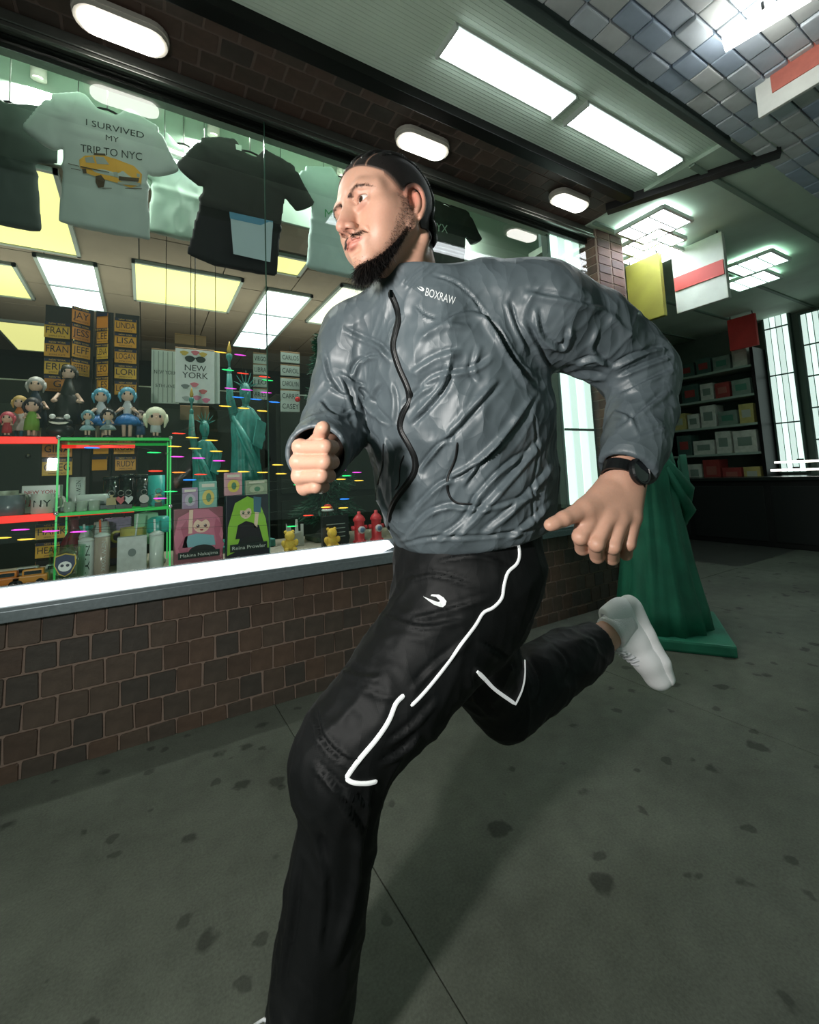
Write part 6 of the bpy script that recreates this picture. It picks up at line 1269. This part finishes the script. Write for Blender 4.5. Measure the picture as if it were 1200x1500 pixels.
o = thing('santa_ornament', 'tiny red and white santa ornament hung on the fir tree', 'ornament', on_plane(452, 612, 1, 2.52)); bm = bmesh.new(); bm_ball(bm, (0, 0, 0), (.016, .014, .022), 12, 8); obj('coat', bm, lmat((206, 40, 36), .6), o, True); ball('face', (0, -.004, .024), .011, SKIN, o); lathe('hat', [(.012, .030), (.009, .042), (.002, .056)], lmat((206, 40, 36), .6), o, 12); ball('beard', (0, -.010, .018), (.009, .006, .010), CER, o)
st = thing('string_light', 'coloured fairy lights strung across the inside of the window glass', 'fairy lights', on_plane(330, 600, 1, 2.33)); BC = {'y': (255, 205, 70), 'r': (255, 60, 40), 'g': (40, 230, 120), 'm': (235, 70, 220), 'b': (40, 130, 255), 'o': (255, 140, 50), 'c': (90, 220, 230)}
bl = [(323, 516, 'y'), (352, 520, 'm'), (334, 542, 'g'), (356, 547, 'r'), (388, 552, 'r'), (392, 557, 'g'), (338, 569, 'm'), (362, 571, 'm'), (390, 575, 'm'), (349, 582, 'b'), (375, 585, 'b'), (402, 589, 'b'), (330, 595, 'y'), (357, 598, 'y'), (385, 602, 'y'), (262, 635, 'r'), (282, 641, 'y'), (310, 645, 'y'), (256, 654, 'y'), (286, 657, 'y'), (317, 661, 'y'), (260, 669, 'm'), (291, 671, 'm'), (321, 675, 'm'), (262, 692, 'o'), (294, 695, 'r'), (327, 690, 'y'), (357, 691, 'y'), (385, 692, 'y'), (412, 694, 'y'), (435, 695, 'r'), (407, 681, 'y'), (226, 663, 'g'), (228, 690, 'r'), (158, 654, 'r'), (135, 656, 'b'), (235, 730, 'm'), (250, 720, 'g'), (278, 703, 'b'), (30, 776, 'm'), (75, 778, 'm'), (115, 779, 'm'), (3, 788, 'y'), (39, 790, 'y'), (500, 689, 'm'), (523, 692, 'm'), (500, 702, 'y'), (526, 704, 'y'), (508, 697, 'g'), (505, 731, 'b'), (478, 743, 'y'), (503, 744, 'y'), (452, 755, 'r'), (438, 710, 'g'), (428, 771, 'g')]
L0 = np.array(st.location); rb = random.Random(3)
for x, y, k in bl:
    p = on_plane(x, y, 1, 2.325) - L0; u = np.array([1, 0, -.03]); L = .028; bm = bmesh.new(); bm_tube(bm, [p - u * L, p - u * L * .6, p + u * L * .5, p + u * L], [.0012, .0032, .0028, .0008], 8); obj('bulb', bm, emat('bulb_' + k, BC[k], .95), st, True)
rows = sorted(bl, key=lambda q: (round(q[1] / 45), q[0])); tube('wire', spline([on_plane(x, y - 3, 1, 2.335) - L0 for x, y, k in rows], 2), .0007, lmat((16, 44, 30), .6), st, 5)
# ---- right end of the window: plush toys, book, red toys
def plush(px, Y, r, lab, rgb):
    o = thing('plush_toy', lab, 'toy', on_deck(px, 795, Y)); m = lmat(rgb, .9, noise=.15, nscale=80); bm = bmesh.new(); bm_ball(bm, (0, 0, r * .9), (r, r * .8, r * .95), 16, 12); obj('body', bm, m, o, True); bm = bmesh.new(); bm_ball(bm, (0, -.01, r * 2.2), (r * .75,) * 3, 16, 12)
    for s in (-1, 1): bm_ball(bm, (s * r * .55, 0, r * 2.8), r * .26, 10, 8)
    hd = obj('head', bm, m, o, True); ball('muzzle', (0, -r * .75, r * 2.05), (r * .3, r * .2, r * .22), lmat((240, 220, 160), .9), hd, 10, 8)
    for s in (-1, 1): ball('arm', (s * r * .95, -r * .3, r * 1.2), (r * .35, r * .35, r * .5), m, o, 10, 8); ball('foot', (s * r * .6, -r * .6, r * .3), (r * .38, r * .5, r * .32), m, o, 10, 8)
plush(424, 2.46, .036, 'yellow plush bear beside the dark picture box', (222, 190, 84)); plush(486, 2.40, .036, 'yellow plush bear in front of the black book', (224, 184, 70))
o, w, h = pbox(472, 757, 512, 800, 2.43, (26, 32, 32), 'black picture book with rows of white dots on its cover', ZD, .03, 'picture_book')
for k in range(4): box('print_line', (0, -.001, h * (.3 + .14 * k)), (w * .7, .002, h * .02), lmat((170, 180, 172), .6), o)
o = thing('letter_magnet', 'white skyline-shaped magnet card below the fist', 'magnet', on_deck(432, 790, 2.62)); prism('skyline', [(-.05, 0), (.05, 0), (.05, .11), (.035, .11), (.035, .07), (.02, .07), (.015, .14), (.005, .14), (0, .06), (-.02, .06), (-.025, .10), (-.04, .10), (-.05, .12)], .008, ((0, 0, .012), UX, UY, UZ), CER, o); box('magnet_foot', (0, 0, .006), (.10, .04, .012), CER, o)
for i, px in enumerate((527, 552)):
    o = thing('toy_hydrant', ['left', 'right'][i] + ' of the two red toy hydrants at the end of the glowing rail', 'toy', on_deck(px, 788, 2.45), 'red toy hydrants'); m = lmat((206, 62, 70), .35); lathe('barrel', [(.040, 0), (.040, .012), (.030, .016), (.029, .12), (.036, .124), (.036, .134), (.026, .15), (.010, .165), (.010, .178), (.001, .18)], m, o, 22)
    for s in (-1, 1): tube('nozzle', [(s * .025, 0, .085), (s * .048, 0, .085)], .013, m, o, 12)
    tube('front_cap', [(0, -.025, .075), (0, -.042, .075)], .021, lmat((206, 196, 200), .4), o, 18); tube('cap_mark', [(0, -.042, .075), (0, -.0435, .075)], .014, lmat((96, 120, 150), .4), o, 16)
o = thing('felt_hat', 'small red felt cap hung on the fir branches right of the fist', 'ornament', on_plane(480, 747, 1, 2.50)); lathe('crown', [(.030, 0), (.028, .016), (.016, .030), (.001, .034)], lmat((206, 40, 36), .8), o, 18); lathe('brim', [(.034, -.006), (.036, 0), (.030, .006)], CER, o, 18)
# added fill spotlights, unseen behind the window head, to brighten the goods
for i, x in enumerate((-.5, .35, 1.2, 2.2)):
    o = thing('fill_spotlight', ['first', 'second', 'third', 'fourth'][i] + ' added white fill spotlight hidden above the shop window, counted from the left', 'spotlight', (x, 2.80, 3.28), 'added fill spotlights inside the window head'); tube('spot_can', [(0, 0, 0), (0, .02, -.07)], .035, M_LWHITE, o, 16); tube('spot_stem', [(0, 0, .0), (0, 0, .155)], .008, M_LWHITE, o, 8)
    l = bpy.data.lights.new('fill_spot_lamp', 'AREA'); l.energy = 24; l.size = .12; l.color = (1.0, 1.0, .95); lo_ = bpy.data.objects.new('fill_spot_lamp', l); COL.objects.link(lo_); lo_.location = (0, .025, -.085); lo_.rotation_euler = (math.radians(-14), 0, 0); lo_.parent = o
# ------------------------------------------------------------------ right-hand side: next shop, canopy, statue
M_CAN = mat('canopy_blue', (150, 168, 184), .7, noise=.35, nscale=4)
can = struct(box('ceiling', (3.2, -.6, 3.06), (6.5, 3.5, .06), mat('canopy_joint', (120, 132, 142), .8)))
bm = bmesh.new(); bm_box(bm, (0, 0, 0), (.150, .092, .03), .006); cme = []
for i, c in enumerate([(186, 196, 204), (172, 184, 196), (196, 202, 204), (156, 172, 190), (186, 192, 192)]):
    me = bpy.data.meshes.new('canopy_panel'); bm.to_mesh(me); me.materials.append(mat('canopy_%d' % i, c, .7, noise=.15, nscale=10)); cme.append(me)
bm.free()
for i in range(22):
    for j in range(13):
        o = bpy.data.objects.new('panel', random.choice(cme)); COL.objects.link(o); o.location = (1.2 + .158 * i, 1.10 - .100 * j, 3.02 + random.uniform(-.008, .008)); o.parent = can
lo = thing('strip_lamp', 'bright strip lamp hung under the blue-grey canopy, top right', 'lamp', on_plane(1120, 28, 2, 2.92)); a = on_plane(1062, 50, 2, 2.92); b = on_plane(1190, -30, 2, 2.92); c = (a + b) / 2
tube('lamp_tube', [a - c, b - c], .035, emat('canopy_tube', (255, 253, 246), 15), lo, 10); tube('lamp_rod', [(0, 0, .02), (0, 0, .10)], .006, M_DARKM, lo, 6)
# red and white banner hanging from the canopy
p = on_plane(1150, 62, 0, 2.75); bn = thing('banner', 'red and white banner hanging under the canopy, top right corner', 'banner', p)
box('cloth', (0, -.04, -.15), (.02, .36, .32), mat('banner_white', (214, 218, 212), .8, noise=.05), bn, .004); box('red_band', (-.012, -.04, -.15), (.008, .22, .15), mat('banner_red', (190, 110, 96), .8, noise=.1), bn); tube('banner_rod', [(0, -.27, .03), (0, .19, .03)], .010, M_ALU, bn)
# next shop: ceiling, end wall, side wall
struct(box('ceiling', (5.9, 4.1, 3.05), (5.6, 6.2, .06), mat('hall_ceiling', (186, 206, 188), .7, noise=.12, nscale=3)))
for k in range(7):
    box('ceiling_batten', (5.9, 1.4 + .75 * k, 3.012), (5.6, .035, .02), mat('hall_batten', (120, 140, 126), .7), None)['kind'] = 'structure'
for o in list(bpy.data.objects):
    if o.name.startswith('ceiling_batten'): o.name = 'trim_batten'
EX = 7.6
struct(box('wall_end', (EX + .05, 4.0, 1.5), (.1, 7.0, 3.1), mat('hall_wall', (96, 114, 102), .85, noise=.25, nscale=2)))
struct(box('wall_far', (5.9, 7.2, 1.5), (5.6, .1, 3.1), mat('hall_wall2', (50, 62, 55), .85)))
def troff2(pts, z, rgb, e, lab):
    q = [on_plane(a, b, 2, z) for a, b in pts]; c = sum(q) / len(q); x0, x1 = min(v[0] for v in q), max(v[0] for v in q); y0, y1 = min(v[1] for v in q), max(v[1] for v in q)
    o = thing('ceiling_light', lab, 'ceiling light', (c[0], c[1], z), 'ceiling lights of the open shop hall'); o.rotation_euler = (0, 0, 0)
    w, h = .40, .40
    box('light_panel', (0, 0, -.01), (w, h, .014), emat('hall_light_%d' % int(e * 10), rgb, e), o)
    bm = bmesh.new()
    for s in (-1, 1): bm_box(bm, (s * w / 2, 0, -.008), (.022, h, .03)); bm_box(bm, (0, s * h / 2, -.008), (w, .022, .03))
    obj('frame', bm, M_TRAY, o)
    for k in (-1, 1): box('louvre', (0, k * .08, -.022), (w, .010, .012), mat('hall_louvre', (165, 178, 172), .5), o)
troff2([(957, 330)], 2.98, (246, 250, 255), 8.0, 'bright square ceiling light just behind the dark beam, the nearest of its row')
troff2([(952, 356)], 2.98, (246, 250, 255), 8.0, 'bright square ceiling light behind the dark beam, second of its row')
troff2([(956, 374)], 2.98, (246, 250, 255), 8.0, 'bright square ceiling light behind the dark beam, farthest of its row')
troff2([(1108, 385)], 2.98, (214, 244, 232), 6.0, 'pale green ceiling light over the shelves, the nearer one')
troff2([(1100, 410)], 2.98, (214, 244, 232), 6.0, 'pale green ceiling light over the shelves, the farther one')
# tall lit panels
def litpanel(name, corners, axis, val, lab, e=1.1, rows=3, rgb=(214, 238, 230)):
    a = on_plane(*corners[0], axis, val); b = on_plane(*corners[1], axis, val); o = thing(name, lab, 'light panel', ((a + b) / 2)[:2].tolist() + [b[2]]); w = np.linalg.norm((b - a)[:2]); h = a[2] - b[2]
    u = np.array([0, 1, 0.]) if axis == 0 else np.array([1, 0, 0.]); n = np.array([-1, 0, 0.]) if axis == 0 else np.array([0, -1, 0.])
    sz = lambda wu, wn, hh: tuple(np.abs(u) * wu + np.abs(n) * wn + np.array([0, 0, hh]))
    box('panel_case', -n * .03 + np.array([0, 0, h / 2]), sz(w + .05, .06, h + .05), mat('panel_case', (60, 80, 72), .5), o, .004)
    for k in range(4): box('light_strip', u * (w * (-.375 + .25 * k)) + n * .004 + np.array([0, 0, h / 2]), sz(w * .25 - .012, .012, h), emat('lit_%d_%d' % (int(e * 10), k % 2), [rgb, tuple(int(c * .86) for c in rgb)][k % 2], e), o)
    for k in range(rows): box('cross_bar', n * .014 + np.array([0, 0, h * (k + 1) / (rows + 1)]), sz(w, .014, .018), mat('panel_bar', (70, 92, 84), .5), o)
    return o
litpanel('lit_sign', [(802, 318), (878, 735)], 1, 2.36, 'tall lit panel behind the window glass, seen past the runner\'s raised elbow', 1.15)
litpanel('lit_sign', [(1112, 418), (1182, 690)], 0, EX - .1, 'tall lit panel on the end wall, the wider one at the right', 1.0)
litpanel('lit_sign', [(1172, 462), (1240, 690)], 0, EX - .5, 'tall lit panel cut by the right edge', 1.0, 4)
# red board beside the lit panel
p = on_plane(822, 650, 1, 2.44); rb = tag(box('red_board', p, (.10, .03, .62), mat('red_board', (150, 28, 24), .5), None, .006), 'narrow red board beside the tall lit panel behind the glass', 'board')
# shelving on the end wall with boxed goods
def rackshelf(y0, y1, zs, lab):
    r = thing('shelf_rack', lab, 'shelf', (EX - .25, (y0 + y1) / 2, 0)); w = y1 - y0
    for s in (-1, 1): box('upright', (0, s * w / 2, 1.3), (.40, .04, 2.6), M_DARKM, r)
    for z in zs: box('shelf_board', (0, 0, z), (.42, w - .04, .03), mat('rack_board', (150, 170, 158), .6), r)
    return r
ZS = [.75, 1.15, 1.55, 1.95, 2.35]
rackshelf(2.75, 4.0, ZS, 'tall shelf rack on the end wall beside the lit panel'); rackshelf(4.05, 5.4, ZS, 'tall shelf rack on the end wall nearer the brick pier')
gc = [(150, 60, 56), (176, 184, 172), (72, 128, 108), (160, 96, 84), (196, 200, 190), (64, 92, 84), (188, 176, 110), (120, 140, 128)]
names = {0: 'red', 1: 'pale grey', 2: 'green', 3: 'rust', 4: 'white', 5: 'dark green', 6: 'mustard', 7: 'sage'}; rk = random.Random(4); ordn = ['lowest', 'second', 'third', 'fourth', 'top']
for bi, (y0, y1) in enumerate(((2.80, 3.95), (4.10, 5.35))):
    for zi, z in enumerate(ZS):
        y = y0 + .02; k = 0
        while y < y1 - .2:
            w = min(rk.uniform(.16, .32), y1 - y - .01); h = rk.uniform(.18, .33); ci = rk.randrange(8)
            b = thing('goods_box', '%s goods box, %s from the street on the %s shelf of the %s rack' % (names[ci], ['first', 'second', 'third', 'fourth', 'fifth', 'sixth'][k], ordn[zi], ('nearer', 'farther')[bi]), 'box', (EX - .28, y + w / 2, z + .016), 'boxed goods on the end wall shelves')
            box('carton', (0, 0, h / 2), (.26, w, h), mat('goods_%d' % ci, gc[ci], .6, noise=.2, nscale=14), b, .004); box('carton_label', (-.132, 0, h * .5), (.004, w * .6, h * .4), mat('goods_label_%d' % ((ci + 3) % 8), gc[(ci + 3) % 8], .6), b)
            y += w + .03; k += 1
def signboard(p, q, X, rgb, lab, band=None):
    a, b = on_plane(*p, 0, X), on_plane(*q, 0, X); o = thing('sign', lab, 'sign', (a + b) / 2); w, h = abs(b - a)[1], abs(b - a)[2]
    box('sign_board', (0, 0, 0), (.05, w, h), mat('sign_%d_%d_%d' % rgb, rgb, .6, noise=.15, nscale=6), o, .006)
    for s in (-1, 1): tube('hanging_rod', [(0, s * w * .4, h / 2), (0, s * w * .4, 3.02 - o.location.z)], .006, M_DARKM, o, 6)
    if band: box('sign_band', (-.03, 0, -.02), (.012, w * .96, h * .22), mat('sign_band_%d' % band[0], band, .6), o)
    return o
signboard((918, 392), (976, 462), 3.9, (150, 150, 60), 'olive yellow hanging sign beside the brick pier')
signboard((985, 372), (1070, 436), 4.2, (190, 200, 188), 'white hanging sign with a red band over the shelves', (176, 70, 60))
signboard((1066, 470), (1112, 505), 6.9, (180, 50, 46), 'small red sign beside the wide lit panel')
# low black counter before the end wall
ct = thing('counter', 'long low black counter in front of the end wall', 'counter', (6.75, 3.4, 0))
box('counter_body', (0, 0, .40), (.5, 3.6, .80), mat('counter_black', (20, 23, 22), .5), ct, .01); box('counter_top', (0, 0, .82), (.58, 3.7, .04), mat('counter_top', (40, 46, 44), .25), ct, .006)
for k in range(4): box('counter_panel', (-.256, -1.35 + .9 * k, .40), (.014, .82, .66), mat('counter_panel', (30, 34, 33), .45), ct, .003)
for k, (x, y) in enumerate(((1172, 676), (1166, 688))):
    p = on_plane(x, y, 0, 6.75); o = thing('tube_light', ['upper', 'lower'][k] + ' short bright tube light over the black counter', 'light', p); box('lamp_tube', (0, 0, 0), (.03, .5, .025), emat('counter_tube', (255, 250, 240), 2.5), o, .004); box('tube_clip', (0.02, 0, .02), (.03, .06, .03), M_DARKM, o)

robed('robed_statue', 'life-size dark green robed statue standing on the pavement behind the runner', (2.82, 1.72, 0), 1.62, M_VERD, M_VERD, .6, arm_up=False)
